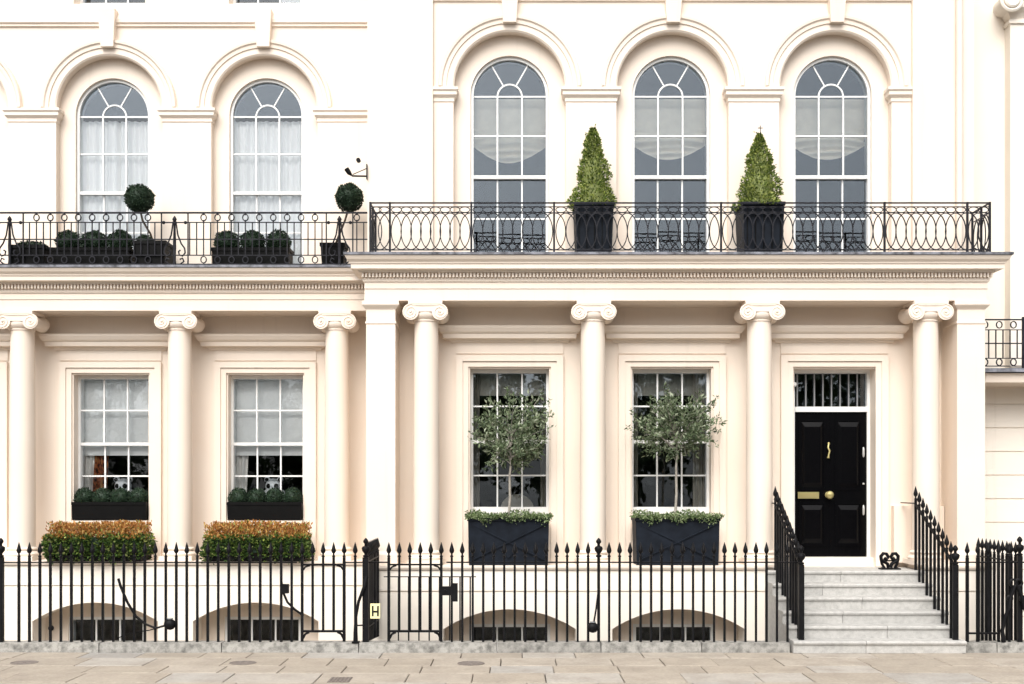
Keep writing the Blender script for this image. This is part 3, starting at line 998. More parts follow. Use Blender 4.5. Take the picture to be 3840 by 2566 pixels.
MB().box(-3.03, -2.925, FY - .05, FY + .03, .76, .88).build('box', 'iron', l3)
MB().tube([(-3.01, FY - .02, .88), (-3.02, FY - .02, .96)], .012, 6).build('spike', 'iron', l3)
MB().tube([(-3.0, FY + .02, .76), (-2.95, FY + .03, .64), (-2.86, FY + .03, .55), (-2.74, FY + .03, .46)], .016, 6).build('arm', 'iron', l3, smooth=50)
l4 = thing('area_fitting', 'small black round fitting in the left basement arch', 'fitting', (-6.05, FY + .02, .27))
MB().ball((-6.05, FY + .02, .30), .038, 10, 8).build('knob', 'iron', l4, smooth=60)
MB().tube([(-6.05, FY + .02, .27), (-6.05, FY + .02, .12)], .01, 6).build('stem', 'iron', l4)

# boot scraper
bs = thing('boot_scraper', 'ornate black iron boot scraper beside the front door', 'boot scraper', (5.46, 1.66, .96))
mb = MB()
for sg in (-1, 1):
    mb.tube([(5.46 + sg * x_, 1.66, z_) for x_, z_ in ((.015, .985), (.03, 1.04), (.085, 1.075), (.12, 1.10), (.125, 1.15), (.09, 1.19), (.045, 1.185), (.02, 1.14), (.045, 1.10), (.075, 1.125))], .026, 6)
    mb.tube([(5.46 + sg * x_, 1.66, z_) for x_, z_ in ((.12, 1.10), (.11, 1.04), (.08, .99), (.11, .975))], .022, 6)
mb.build('scrolls', 'iron', bs, smooth=60)
MB().box(5.32, 5.60, 1.58, 1.74, .962, .98).build('tray', 'iron', bs)
MB().box(5.38, 5.54, 1.65, 1.67, 1.075, 1.095).build('blade', 'iron', bs)

# small camera dome beside the transom
cc = MB().lathe([(.035, 0), (.04, .03), (.032, .06), (.01, .075)], 0, 0, 12)
cc.v = [(4.225 + p[2], 2.40 + p[0] * .9, 3.70 + p[1]) for p in cc.v]
tag(cc.build('security_camera', 'white', None, smooth=50), 'tiny white dome camera at the left of the transom light', 'camera')

# ------------------------------------------------------------------ balcony railings
def ring_mesh(rx, rz, t, n, name, rot90=False):
    pts = [(rx * math.cos(2 * math.pi * j / n), 0, rz * math.sin(2 * math.pi * j / n)) for j in range(n)]
    if rot90: pts = [(0, p[0], p[2]) for p in pts]
    return MB().tube(pts, t, 4, closed=True).mesh(name, 60)
YB = 1.42
br = thing('balcony_railing', 'iron balcony railing of interlaced ovals above the front portico', 'railing', (2.4, YB, 5.48))
OV = ring_mesh(.146, .262, .0095, 22, 'oval')
SM = ring_mesh(.073, .040, .008, 14, 'link')
posts = [-2.02, -1.74, -.58, .60, 2.98, 5.31, 6.49, 6.81]
def rthin(parent, p0, p1, t=.009, name='rail', m='iron_thin', n=4):
    return MB().tube([p0, p1], t, n).build(name, m, parent)
HALF = MB().tube([(.146 * math.cos(R(a_)), 0, .262 * math.sin(R(a_))) for a_ in range(-90, 91, 15)], .0095, 4).mesh('half_oval', 60)
HALFM = MB().tube([(-.146 * math.cos(R(a_)), 0, .262 * math.sin(R(a_))) for a_ in range(-90, 91, 15)], .0095, 4).mesh('half_oval', 60)
pm = MB().box(-.014, .014, -.014, .014, 0, .735).mesh('post')
for px_ in posts:
    inst('post', pm, (px_, YB, 5.478), 'iron_thin', br)
for z_, t_ in ((6.20, .014), (6.145, .008), (6.06, .008), (5.53, .010)):
    rthin(br, (posts[0], YB, z_), (posts[-1], YB, z_), t_)
for a, b in zip(posts, posts[1:]):
    w = b - a - .05
    n_ = max(2, round(w / .146))
    s_ = w / n_
    for k in range(1, n_):
        inst('oval', OV, (a + .025 + s_ * k, YB, 5.795), 'iron_thin', br)
    for e_, hm in ((a + .018, HALF), (b - .018, HALFM)):
        inst('half_oval', hm, (e_, YB, 5.795), 'iron_thin', br)
    for k in range(n_):
        inst('link', SM, (a + .025 + s_ * (k + .5), YB, 6.1025), 'iron_thin', br)
OVR = ring_mesh(.146, .262, .0095, 22, 'oval', True)
for xe in (posts[0], posts[-1]):
    for z_, t_ in ((6.20, .014), (6.06, .008), (5.53, .010)):
        rthin(br, (xe, YB, z_), (xe, 2.06, z_), t_)
    for k in range(1, 4):
        inst('oval', OVR, (xe, YB + .146 * k, 5.795), 'iron_thin', br)
    inst('post', pm, (xe, 2.05, 5.478), 'iron_thin', br)
    inst('post', pm, (xe, YB + .30, 5.478), 'iron_thin', br)

YB2 = 2.37
bl = thing('balcony_railing', 'iron balcony railing with rings and ornamental piers on the left house', 'railing', (-5.5, YB2, 5.48))
for z_, t_ in ((6.285, .017), (6.14, .010), (5.645, .010), (5.51, .011), (5.885, .011)):
    rthin(bl, (-10.5, YB2, z_), (-2.13, YB2, z_), t_)
RG = ring_mesh(.042, .05, .0105, 12, 'ring')
BAL = MB().box(-.0075, .0075, -.0075, .0075, 0, .49).mesh('baluster')
PIN = MB().lathe([(.008, 0), (.017, .008), (.017, .02), (.008, .028)], 0, 0, 6).mesh('collar')
piers = [-10.0, -7.57, -5.085, -2.60]
x = -9.9
while x < -2.2:
    if min(abs(x - p_) for p_ in piers) > .2:
        inst('baluster', BAL, (x, YB2, 5.647), 'iron_thin', bl)
    x += .105
x = -9.9
while x < -2.2:
    if min(abs(x - p_) for p_ in piers) > .24:
        o = inst('ring', RG, (x, YB2, 6.213), 'iron_thin', bl)
        inst('collar', PIN, (x, YB2, 6.15), 'iron_thin', o)
        inst('collar', PIN, (x, YB2, 6.25), 'iron_thin', o)
        inst('ring', RG, (x, YB2, 5.578), 'iron_thin', bl)
    x += .21
for px_ in piers:
    mb = MB()
    for sg in (-1, 1):
        mb.box(px_ + sg * .20 - .009, px_ + sg * .20 + .009, YB2 - .009, YB2 + .009, 5.478, 6.285)
        mb.tube([(px_ + sg * a_, YB2 - .01, z_) for a_, z_ in ((.02, 6.15), (.05, 5.95), (.10, 5.82), (.15, 5.75), (.16, 5.68), (.12, 5.63), (.07, 5.65), (.06, 5.70), (.09, 5.72))], .0125, 5)
        mb.tube([(px_ + sg * a_, YB2 - .01, z_) for a_, z_ in ((.03, 5.50), (.09, 5.51), (.14, 5.55), (.12, 5.60), (.08, 5.58))], .0125, 5)
        mb.ball((px_ + sg * .165, YB2 - .01, 6.135), .026, 8, 6)
    mb.tube([(px_ - .16, YB2 - .01, 6.135), (px_ + .16, YB2 - .01, 6.135)], .009, 5)
    mb.lathe([(.03, 0), (.02, .1), (.026, .3), (.016, .62), (.03, .64), (.012, .66), (.035, .70), (.03, .72), (.004, .76)], px_, YB2 - .01, 8, 5.478)
    mb.build('ornamental_pier', 'iron_thin', bl, smooth=50)

bn = thing('balcony_railing', 'small piece of iron balcony railing on the right neighbour house', 'railing', (8.0, 2.0, 3.90))
for z_, t_ in ((4.62, .014), (4.47, .009), (4.27, .012), (4.05, .009), (3.935, .010)):
    rthin(bn, (6.87, 2.0, z_), (9.3, 2.0, z_), t_)
BN = MB().box(-.0075, .0075, -.0075, .0075, 0, .42).mesh('baluster')
x = 6.93
k = 0
while x < 9.2:
    inst('baluster', BN, (x, 2.0, 4.05), 'iron_thin', bn)
    if k % 2 == 0:
        inst('ring', RG, (x + .05, 2.0, 4.545), 'iron_thin', bn)
        inst('ring', RG, (x + .05, 2.0, 3.993), 'iron_thin', bn)
    x += .105
    k += 1
MB().box(7.53, 7.57, 1.98, 2.02, 3.90, 4.66).build('post', 'iron_thin', bn)

# bracket lamp on the flank wall
fl = thing('wall_spotlight', 'small black spotlight and bracket on the wall above the balcony ball tree', 'lamp', (-2.2, 2.05, 6.7))
MB().tube([(-2.14, 2.05, 6.75), (-2.37, 2.05, 6.755)], .013, 6).build('arm', 'iron', fl)
MB().tube([(-2.14, 2.05, 6.87), (-2.36, 2.05, 6.775)], .007, 5).build('stay', 'iron', fl)
MB().box(-2.152, -2.138, 2.0, 2.1, 6.70, 6.92).build('wall_plate', 'iron', fl)
MB().tube([(-2.37, 2.05, 6.76), (-2.41, 2.05, 6.80), (-2.45, 2.05, 6.86)], [.012, .035, .038], 10).build('lamp_head', 'iron', fl, smooth=50)
MB().tube([(-2.27, 2.06, 6.98), (-2.27, 2.0, 6.98)], .032, 12).build('sensor', 'iron', fl)
MB().tube([(-2.27, 2.06, 6.98), (-2.14, 2.06, 6.98)], .005, 5).build('sensor_arm', 'white', fl)

# ------------------------------------------------------------------ planting
def leaf(mb, p, d_, size, asp, rnd):
    d_ = d_.normalized()
    u = d_.cross(Vector((rnd.uniform(-1, 1), rnd.uniform(-1, 1), rnd.uniform(-1, 1))))
    if u.length < 1e-4: u = Vector((1, 0, 0))
    u.normalize()
    L = size * rnd.uniform(.7, 1.25)
    w = L * asp * .5
    nrm = d_.cross(u) * (L * .12)
    o = len(mb.v)
    a, b = p, p + d_ * L
    m_ = p + d_ * (L * .5)
    mb.v += [tuple(a), tuple(m_ + u * w + nrm), tuple(b), tuple(m_ - u * w + nrm)]
    mb.f += [(o, o + 1, o + 2, o + 3)]

def rdir(rnd):
    while True:
        v = Vector((rnd.uniform(-1, 1), rnd.uniform(-1, 1), rnd.uniform(-1, 1)))
        if .05 < v.length < 1: return v.normalized()

def ball_foliage(parent, c, r, n, size, seed, mat='box_leaf', core='box_leaf', squash=1.0):
    rnd = random.Random(seed)
    mb = MB()
    for _ in range(n):
        d_ = rdir(rnd)
        lump = 1 + .03 * math.sin(d_.x * 9 + seed) + .03 * math.sin(d_.z * 8 + seed * 2)
        p = Vector(c) + Vector((d_.x, d_.y, d_.z * squash)) * r * lump * rnd.uniform(.88, .98)
        leaf(mb, p, (d_ + rdir(rnd) * .9), size * (1.7 if rnd.random() < .03 else 1), .55, rnd)
    o = mb.build('foliage', mat, parent, raw=True)
    MB().ball(c, r * .9, 20, 14, squash).build('inner_foliage', core, parent, smooth=80)
    return o

def square_planter(name, label, cx, cy, z, hw0, hw1, hd0, hd1, h, mat='slate_box', group=None):
    p = thing(name, label, 'planter', (cx, cy, z), group)
    MB().frustum(cx, cy, z, z + h, hw0, hd0, hw1, hd1).build('body', mat, p)
    rim = MB()
    t = .03
    for x0, x1, y0, y1 in ((cx - hw1 - .012, cx + hw1 + .012, cy - hd1 - .012, cy - hd1 + t), (cx - hw1 - .012, cx + hw1 + .012, cy + hd1 - t, cy + hd1 + .012), (cx - hw1 - .012, cx - hw1 + t, cy - hd1 + t + .001, cy + hd1 - t - .001), (cx + hw1 - t, cx + hw1 + .012, cy - hd1 + t + .001, cy + hd1 - t - .001)):
        rim.box(x0, x1, y0, y1, z + h - .02, z + h + .03)
    rim.build('rim', mat, p)
    MB().box(cx - hw1 + t + .001, cx + hw1 - t - .001, cy - hd1 + t + .002, cy + hd1 - t - .002, z + h + .001, z + h + .015).build('soil', 'soil', p)
    return p

ZF = 5.48
# two cone trees on the right balcony
for cx, hw, lab_p, lab_t, top, seed, fin in (
        (1.18, .275, 'tall slate-black balcony planter between the first and second arched windows', 'yellow-green clipped cone shrub without a wire tip', 7.36, 4, False),
        (3.60, .295, 'tall slate-black balcony planter between the second and third arched windows', 'yellow-green clipped cone shrub with a small wire cross at its tip', 7.27, 5, True)):
    pl = square_planter('tall_planter', lab_p, cx, 1.76, ZF, hw - .025, hw, hw - .025, hw, .72, 'slate_box', 'cone shrub planters')
    for k in range(5):
        xx = cx - hw * .8 + k * hw * .4
        MB().box(xx - .004, xx + .004, 1.76 - hw - .012, 1.76 - hw + .02, ZF + .03, ZF + .69).build('board_joint', 'black_box', pl)
    t = thing('cone_shrub', lab_t, 'shrub', (cx, 1.76, ZF + .72), 'balcony cone shrubs')
    rnd = random.Random(seed)
    mb = MB()
    zb = ZF + .70
    H = top - zb
    for _ in range(5200):
        u = rnd.random() ** 1.5
        z_ = zb + u * H
        lump = 1 + .12 * math.sin(u * 17 + seed * 3) + .07 * math.sin(u * 41 + seed)
        a = rnd.uniform(0, 2 * math.pi)
        rr = (hw * 1.13 * (1 - u) ** .76) * lump * (1 + .10 * math.sin(3 * a + u * 9 + seed)) + .012
        q = rr * rnd.uniform(.72, 1.04)
        p = Vector((cx + q * math.cos(a), 1.76 + q * math.sin(a), z_))
        d_ = Vector((math.cos(a), math.sin(a), .7)) + rdir(rnd) * .9
        leaf(mb, p, d_, .04, .6, rnd)
    for _ in range(26):
        u = rnd.random(); a = rnd.uniform(0, 2 * math.pi)
        rr = hw * 1.0 * (1 - u) ** .78 + .01
        p0 = Vector((cx + rr * math.cos(a), 1.76 + rr * math.sin(a), zb + u * H))
        dd = (Vector((math.cos(a), math.sin(a), 1.2)) + rdir(rnd) * .4).normalized()
        for q in range(7):
            leaf(mb, p0 + dd * (.012 * q), dd + rdir(rnd) * .8, .035, .5, rnd)
    mb.build('foliage', 'cone_leaf', t, raw=True)
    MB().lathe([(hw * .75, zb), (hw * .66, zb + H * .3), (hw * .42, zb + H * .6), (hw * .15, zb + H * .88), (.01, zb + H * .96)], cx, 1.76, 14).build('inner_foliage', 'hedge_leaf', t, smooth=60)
    MB().tube([(cx, 1.76, zb - .03), (cx, 1.76, zb + H * .9)], [.03, .008], 7).build('trunk', 'bark', t)
    if fin:
        MB().tube([(cx, 1.70, top - .05), (cx, 1.70, top + .12)], .006, 5).build('wire', 'iron', t)
        MB().tube([(cx - .035, 1.70, top + .085), (cx + .035, 1.70, top + .085)], .006, 5).build('wire', 'iron', t)

# left balcony planting
YP = 2.62
def long_box(label, lab_ball, x0, x1, seed):
    cx, hw = (x0 + x1) / 2, (x1 - x0) / 2
    square_planter('long_planter', label, cx, YP, ZF, hw - .01, hw, .16, .17, .27, 'black_box', 'balcony planter boxes')
    for k in range(3):
        bx = x0 + .19 + k * (x1 - x0 - .38) / 2
        nm = ('left', 'middle', 'right')[k]
        t = thing('box_ball', '%s clipped boxwood ball %s' % (nm, lab_ball), 'shrub', (bx, YP, ZF + .27), 'balcony boxwood balls')
        ball_foliage(t, (bx, YP, ZF + .40), .185, 1500, .032, seed * 7 + k)
        MB().tube([(bx, YP, ZF + .27), (bx, YP, ZF + .34)], .02, 6).build('stem', 'stem', t)
long_box('long black planter box on the balcony under the left net-curtained window', 'of three in the left balcony box', -6.97, -5.80, 1)
long_box('long black planter box on the balcony under the right net-curtained window', 'of three in the right balcony box', -4.55, -3.38, 2)
def ball_standard(lab_p, lab_t, px_, hw, h, bx, bz, r, seed):
    square_planter('square_planter', lab_p, px_, YP, ZF, hw - .02, hw, hw - .02, hw, h, 'black_box', 'balcony planter boxes')
    t = thing('ball_tree', lab_t, 'tree', (px_, YP, ZF + h), 'balcony ball trees')
    MB().tube([(px_, YP, ZF + h - .02), (px_ * .7 + bx * .3 + .01, YP, ZF + h + (bz - r - ZF - h) * .35), (px_ * .25 + bx * .75 - .005, YP, ZF + h + (bz - r - ZF - h) * .75), (bx, YP, bz - r * .6)], [.02, .016, .016, .014], 7).build('trunk', 'stem', t, smooth=60)
    ball_foliage(t, (bx, YP, bz), r, 2600, .03, seed)
ball_standard('square black balcony planter left of the middle railing pier', 'ball-headed standard tree in front of the left arched window', -5.47, .24, .36, -5.70, 6.56, .212, 31)
ball_standard('small dark pot holding the ball tree at the end of the left balcony', 'ball-headed standard tree at the right end of the left balcony', -2.72, .18, .34, -2.49, 6.575, .205, 32)
square_planter('square_planter', 'low dark balcony planter at the far left edge', -7.33, YP, ZF, .24, .26, .2, .22, .30, 'black_box', 'balcony planter boxes')
t = thing('low_shrub', 'flat dark clipped shrub in the far left balcony planter', 'shrub', (-7.33, YP, ZF + .3))
ball_foliage(t, (-7.33, YP, ZF + .31), .23, 1300, .032, 33, squash=.45)
t = thing('box_ball', 'dark clipped shrub in the square balcony planter under the ball tree', 'shrub', (-5.62, YP - .02, ZF + .3))
ball_foliage(t, (-5.60, YP - .05, ZF + .36), .15, 1000, .03, 34)

# window boxes with four balls on the left ground floor sills
YS = 3.17
for i, c in enumerate((-6.315, -3.882)):
    side = ('left', 'right')[i]
    p = thing('window_box', 'black window box on the sill of the %s ground floor window with blind' % side, 'planter', (c, YS, 1.63), 'sill window boxes')
    MB().frustum(c, YS, 1.632, 1.90, .575, .12, .583, .13).build('body', 'black_box', p)
    MB().box(c - .586, c + .586, YS - .14, YS - .105, 1.87, 1.915).build('rim', 'black_box', p)
    MB().box(c - .575, c + .575, YS - .104, YS + .12, 1.901, 1.912).build('soil', 'soil', p)
    for k in range(4):
        bx = c - .43 + k * .287
        nm = ('leftmost', 'second from left', 'third from left', 'rightmost')[k]
        t = thing('box_ball', '%s boxwood ball in the %s ground floor window box' % (nm, side), 'shrub', (bx, YS, 1.90), 'sill boxwood balls')
        ball_foliage(t, (bx, YS, 1.98), .148, 1100, .028, 50 + i * 4 + k)

# copper-topped hedges
for i, c in enumerate((-6.285, -3.865)):
    side = ('leftmost', 'second')[i]
    YH = 2.56
    p = thing('hedge_box', 'low dark trough under the %s copper-topped hedge behind the railings' % side, 'planter', (c, YH, .98), 'hedge troughs')
    MB().frustum(c, YH, 1.034, 1.125, (.70, .745)[i], .245, (.72, .765)[i], .255).build('body', 'black_box', p)
    MB().box(c - .68, c + .68, YH - .19, YH + .19, 1.131, 1.15).build('soil', 'soil', p)
    t = thing('clipped_hedge', '%s clipped hedge with green sides and copper new leaves on top' % side, 'hedge', (c, YH, 1.13), 'copper-topped hedges')
    rnd = random.Random(70 + i)
    mb = MB(); mo = MB(); my = MB()
    hx, hy, z0, z1 = (.725, .77)[i], .26, 1.0, 1.415
    for _ in range(4200):
        f = rnd.random()
        x_, y_, z_ = rnd.uniform(-hx, hx), rnd.uniform(-hy, hy), rnd.uniform(z0, z1)
        if f < .62: y_ = -hy + rnd.uniform(-.01, .05); n_ = Vector((0, -1, .3))
        elif f < .74: x_ = hx - rnd.uniform(-.01, .05); n_ = Vector((1, 0, .3))
        elif f < .86: x_ = -hx + rnd.uniform(-.01, .05); n_ = Vector((-1, 0, .3))
        else: z_ = z1 - rnd.uniform(0, .05); n_ = Vector((0, 0, 1))
        y_ += .02 * math.sin(x_ * 13 + i)
        x_ += .03 * math.sin(z_ * 11 + i * 2) * (1 if x_ > 0 else -1)
        if z_ < 1.10 and rnd.random() < .85: continue
        tgt = mo if (z_ > z1 - .05 and rnd.random() < .25) else (my if rnd.random() < .4 * max(0, (z_ - z1 + .12) / .12) else mb)
        leaf(tgt, Vector((c + x_, YH + y_, z_)), n_ + rdir(rnd) * .9, .055, .6, rnd)
    for _ in range(3400):
        x_, y_ = rnd.uniform(-hx * .99, hx * .99), rnd.uniform(-hy, hy * 1.1)
        z_ = z1 + rnd.uniform(-.02, .18) + .012 * math.sin(x_ * 21 + y_ * 17 + i) + .012 * math.sin(x_ * 5 + i * 2)
        leaf(my if rnd.random() < .07 else mo, Vector((c + x_, YH + y_, z_)), Vector((0, -.2, 1)) + rdir(rnd) * .8, .05, .5, rnd)
    mb.build('foliage', 'hedge_leaf', t, raw=True)
    my.build('young_foliage', 'cone_leaf', t, raw=True)
    mo.build('new_growth', 'copper_leaf', t, raw=True)['label'] = 'copper orange new leaves'
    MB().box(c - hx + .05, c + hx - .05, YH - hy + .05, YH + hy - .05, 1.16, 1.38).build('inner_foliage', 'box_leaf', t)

# olive trees in slate troughs
def olive(t, cx, cy, zb, zc, rx, rz, seed, off):
    rnd = random.Random(seed)
    mb = MB(); br_ = MB()
    top = Vector((cx + off, cy, zc - rz * .75))
    br_.tube([(cx, cy, zb), (cx + off * .35 + .01, cy, zb + (top.z - zb) * .4), (cx + off * .8 - .01, cy, zb + (top.z - zb) * .8), tuple(top)], [.021, .019, .017, .016], 7)
    for b in range(86):
        d_ = rdir(rnd)
        rr = rnd.uniform(.5, 1.0) ** .6
        tip = Vector((cx + off * 1.2 + d_.x * rx * rr, cy + d_.y * rx * .75 * rr, zc + d_.z * rz * rr))
        s0 = top + Vector((0, 0, rnd.uniform(0, rz * .8)))
        mid = s0.lerp(tip, .5) + Vector((0, 0, rnd.uniform(.0, .08)))
        if b < 30: br_.tube([tuple(s0), tuple(mid), tuple(tip)], [.008, .005, .003], 4)
        k_ = 30
        for q in range(k_):
            u = .35 + .65 * q / k_ 
            p = (s0.lerp(mid, u * 2) if u < .5 else mid.lerp(tip, u * 2 - 1)) + rdir(rnd) * .045
            leaf(mb, p, (tip - s0).normalized() * .6 + rdir(rnd) * 1.0 + Vector((0, 0, .25)), .075, .40, rnd)
        if rr > .75 and rnd.random() < .35:
            e = tip + (tip - s0).normalized() * rnd.uniform(.06, .16) + Vector((0, 0, .04))
            for q in range(12):
                p = tip.lerp(e, q / 12) + rdir(rnd) * .012
                leaf(mb, p, (e - tip).normalized() * .7 + rdir(rnd), .055, .32, rnd)
    mb.build('foliage', 'olive_leaf', t, raw=True)
    br_.build('trunk', 'olive_bark', t, smooth=60)
for i, (cx, hw, zc, rx, rz, off, seed) in enumerate(((-.05, .58, 2.98, .66, .70, .03, 81), (2.37, .60, 3.06, .72, .58, .03, 88))):
    side = ('left', 'right')[i]
    YT = 1.74
    p = thing('slate_trough', '%s slate-black trough with trailing leaves in front of the portico' % side, 'planter', (cx, YT, 1.03), 'olive troughs')
    MB().frustum(cx, YT, 1.031, 1.70, hw - .015, .25, hw, .27).build('body', 'slate_box', p)
    fr_ = MB()
    yf = YT - .272
    for a, b in (((-hw + .05, 1.10), (hw - .05, 1.62)), ((-hw + .05, 1.62), (hw - .05, 1.10))):
        fr_.tube([(cx + a[0], yf + .008, a[1]), (cx + b[0], yf - .006, b[1])], .011, 4)
    dia = [(0, 1.14), (.22, 1.36), (0, 1.58), (-.22, 1.36)]
    fr_.tube([(cx + a, yf + .002, b) for a, b in dia], .011, 4, closed=True)
    fr_.build('lattice_relief', 'slate_box', p)
    rm = MB().box(cx - hw - .012, cx + hw + .012, YT - .285, YT - .245, 1.665, 1.715)
    rm.box(cx - hw - .012, cx - hw + .03, YT - .244, YT + .28, 1.665, 1.715)
    rm.box(cx + hw - .03, cx + hw + .012, YT - .244, YT + .28, 1.665, 1.715)
    rm.build('rim', 'slate_box', p)
    MB().box(cx - hw + .031, cx + hw - .031, YT - .243, YT + .24, 1.695, 1.71).build('soil', 'soil', p)
    g = thing('trailing_plant', 'band of trailing green leaves along the rim of the %s trough' % side, 'plant', (cx, YT, 1.71), 'trough trailing plants')
    rnd = random.Random(90 + i)
    mb = MB()
    for _ in range(1500):
        x_ = rnd.uniform(-hw - .04, hw + .04)
        if rnd.random() < .5:
            y_ = -.27 - rnd.uniform(0, .05); z_ = 1.74 - abs(rnd.gauss(0, .035)) * (1 + .6 * math.sin(x_ * 15 + i))
        else:
            y_ = rnd.uniform(-.27, .2); z_ = 1.72 + rnd.uniform(0, .06) * (1 + .5 * math.sin(x_ * 9))
        leaf(mb, Vector((cx + x_, YT + y_, z_)), Vector((0, -.6, .4)) + rdir(rnd), .045, .5, rnd)
    mb.build('foliage', 'trail_leaf', g, raw=True)
    t = thing('olive_tree', '%s loose grey-green olive tree in front of a ground floor window' % side, 'tree', (cx, YT, 1.70), 'olive trees')
    olive(t, cx, YT, 1.70, zc, rx, rz, seed, off)

# ------------------------------------------------------------------ blinds, curtains and things seen in the windows
def sheet(fn, nx_, nz):
    mb = MB()
    vs = [fn(i / nx_, j / nz) for j in range(nz + 1) for i in range(nx_ + 1)]
    fs = [(j * (nx_ + 1) + i, j * (nx_ + 1) + i + 1, (j + 1) * (nx_ + 1) + i + 1, (j + 1) * (nx_ + 1) + i) for j in range(nz) for i in range(nx_)]
    return mb.add(vs, fs)
for i, c in enumerate(BR):
    def fn(u, v, c=c, i=i):
        x_ = (u - .5) * 1.14
        q = math.cos(x_ / .57 * math.pi / 2)
        drop = v * ((.72, .70, .71)[i] + (.27, .24, .23)[i] * q)
        fold = .12 * max(0, min(v - .55, (1.02 - v) * 3)) * math.sin((v * (.74 + .34 * q)) * 52 + i) + .02 * v * math.sin(x_ * 7)
        return (c + x_, 2.55 - fold - .05 * q * v, 8.06 - drop)
    o = sheet(fn, 30, 60).build('festoon_blind', 'festoon', None, smooth=80)
    tag(o, ('left', 'middle', 'right')[i] + ' cream swagged blind behind an arched window above the portico', 'blind', 'festoon blinds')
for i, c in enumerate(BL[1:]):
    def fn(u, v, c=c, i=i):
        x_ = (u - .5) * 1.12
        gap = .03 * math.exp(-((x_ - .02) / .012) ** 2) if i == 0 else 0
        return (c + x_, 3.445 + gap * 2 + .018 * math.sin(x_ * 60 + i) + .012 * math.sin(x_ * 23 + 2 * v), 8.0 - v * 2.5)
    o = sheet(fn, 120, 4).build('net_curtain', 'net', None, smooth=80)
    tag(o, ('left', 'right')[i] + ' white net curtain behind an arched window of the left house', 'curtain', 'net curtains')
    bld = thing('roller_blind', '%s pale roller blind half lowered in a left house window' % ('left', 'right')[i], 'blind', (c, 3.52, 2.66), 'roller blinds')
    MB().box(c - .56, c + .56, 3.515, 3.518, 2.68, 3.95).build('cloth', 'blind', bld)
    MB().box(c - .56, c + .56, 3.508, 3.525, 2.655, 2.70).build('hem_bar', 'white', bld)
def drape(name, mat, x0, x1, y, z0, z1, label, lean=0.0, cat='curtain', group=None):
    def fn(u, v):
        x_ = x0 + (x1 - x0) * u + lean * v
        return (x_, y + .03 * math.sin(u * 16), z1 - v * (z1 - z0))
    o = sheet(fn, 26, 6).build(name, mat, None, smooth=80)
    return tag(o, label, cat, group)
drape('patterned_curtain', 'pattern', -6.74, -6.45, 3.60, 1.5, 3.7, 'red and orange patterned curtain in the leftmost ground floor window', -.12)
drape('curtain_lining', 'lining', -6.88, -6.70, 3.575, 1.5, 3.7, 'white curtain lining left of the patterned curtain', -.06)
drape('white_curtain', 'lining', -4.45, -4.20, 3.575, 1.5, 3.7, 'white curtain at the left of the second ground floor window', -.10)
for i, c in enumerate(BR[:2]):
    w_ = ('left', 'right')[i]
    drape('drape', 'drape', c - .57, c - .46, 2.62, 1.4, 3.9, 'grey-beige drape at the left side of the %s olive tree window' % w_)
    drape('drape', 'drape', c + (.38 if i else .47), c + .57, 2.62, 1.4, 3.9, 'grey-beige drape at the right side of the %s olive tree window' % w_)
    pb = MB().box(c - .57, c + .57, 2.66, 2.68, 3.55, 3.95).build('pelmet', 'armchair', None)
    tag(pb, 'dim fabric pelmet at the top of the %s olive tree window' % w_, 'pelmet')
ch = thing('armchair', 'pale rounded armchair back low inside the left olive tree window', 'armchair', (.08, 3.0, 1.3))
MB().prism([(.08 + .26 * math.cos(a), 1.80 + .24 * math.sin(a)) for a in [math.pi * j / 14 for j in range(15)]] + [(-.18, 1.3), (.34, 1.3)], [], 2.95, 3.08).build('backrest', 'armchair', ch, smooth=40)
MB().box(-.2, .36, 3.08, 3.5, 1.25, 1.5).build('seat', 'armchair', ch)
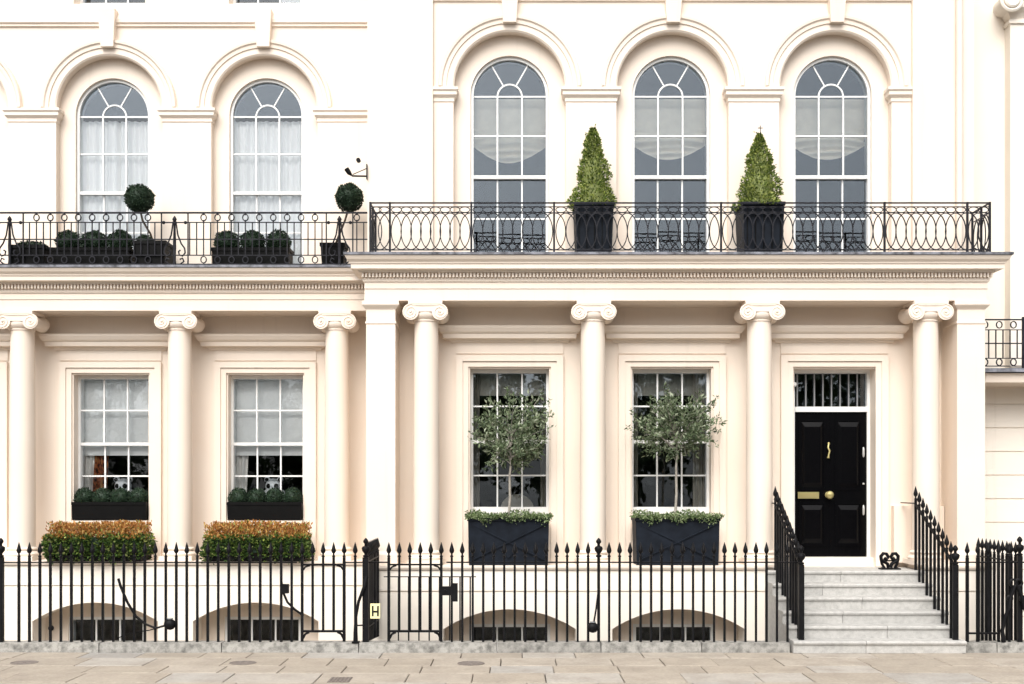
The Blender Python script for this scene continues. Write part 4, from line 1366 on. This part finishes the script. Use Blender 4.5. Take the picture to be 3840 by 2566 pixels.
for i, (c, off) in enumerate(((-6.315, .03), (-3.882, .03))):
    pn = thing('panda_figure', 'white figure with dark eye patches and ears behind the %s ground floor window box' % ('left', 'right')[i], 'figurine', (c + off, 3.60, 1.9), 'white figures in the windows')
    px_, py_, pz_ = c + off, 3.62, 2.165
    mb = MB().ball((px_, py_, pz_), .135, 18, 12, .92)
    mb.ball((px_, py_ + .02, pz_ - .17), .21, 16, 10, .7)
    for sg in (-1, 1):
        mb.ball((px_ + sg * .105, py_ + .01, pz_ + .105), .052, 12, 8)
    mb.build('body', 'panda_white', pn, smooth=60)
    for sg in (-1, 1):
        MB().ball((px_ + sg * .058, py_ - .10, pz_ + .0), .042, 10, 8).build('eye_patch', 'black', pn, smooth=60)
        MB().ball((px_ + sg * .105, py_ - .03, pz_ + .105), .032, 10, 8).build('ear', 'black', pn, smooth=60)

# ------------------------------------------------------------------ covers in the pavement
for i, (cx, cy) in enumerate(((-5.97, -.90), (-3.29, -.92), (-.50, -.95))):
    mb = MB().lathe([(.165, 0), (.165, .012), (.15, .014), (.148, .010), (.02, .010), (.018, .014)], cx, cy, 28, -.006)
    o = mb.build('coal_hole_cover', 'cast', None, smooth=40)
    tag(o, ('leftmost', 'middle', 'rightmost')[i] + ' round iron coal hole cover in the pavement', 'cover', 'coal hole covers')
mb = MB().box(-2.04, -1.80, -2.30, -1.98, -.006, .005)
for k in range(6):
    mb.box(-2.03 + k * .04, -2.01 + k * .04, -2.28, -2.0, .0055, .009)
tag(mb.build('access_cover', 'cast'), 'small square dark access cover at the bottom of the pavement', 'cover')

# trees of the garden across the street (seen mirrored in the window glass)
rnd = random.Random(5)
mb = MB()
for k in range(22):
    c = Vector((-34 + k * 3.2 + rnd.uniform(-1, 1), -31 + rnd.uniform(-3, 3), rnd.uniform(4.0, 7.0)))
    r_ = rnd.uniform(2.6, 4.0)
    for _ in range(650):
        d_ = rdir(rnd)
        leaf(mb, c + Vector((d_.x, d_.y, d_.z * 1.1)) * r_ * rnd.uniform(.6, 1.0), d_ + rdir(rnd), .7, .7, rnd)
    mb.tube([(c.x, c.y, -.1), (c.x, c.y, c.z)], [.28, .15], 6)
tag(mb.build('garden_trees', 'tree_leaf', raw=True), 'belt of garden trees mirrored in the window glass', 'trees', kind='stuff')
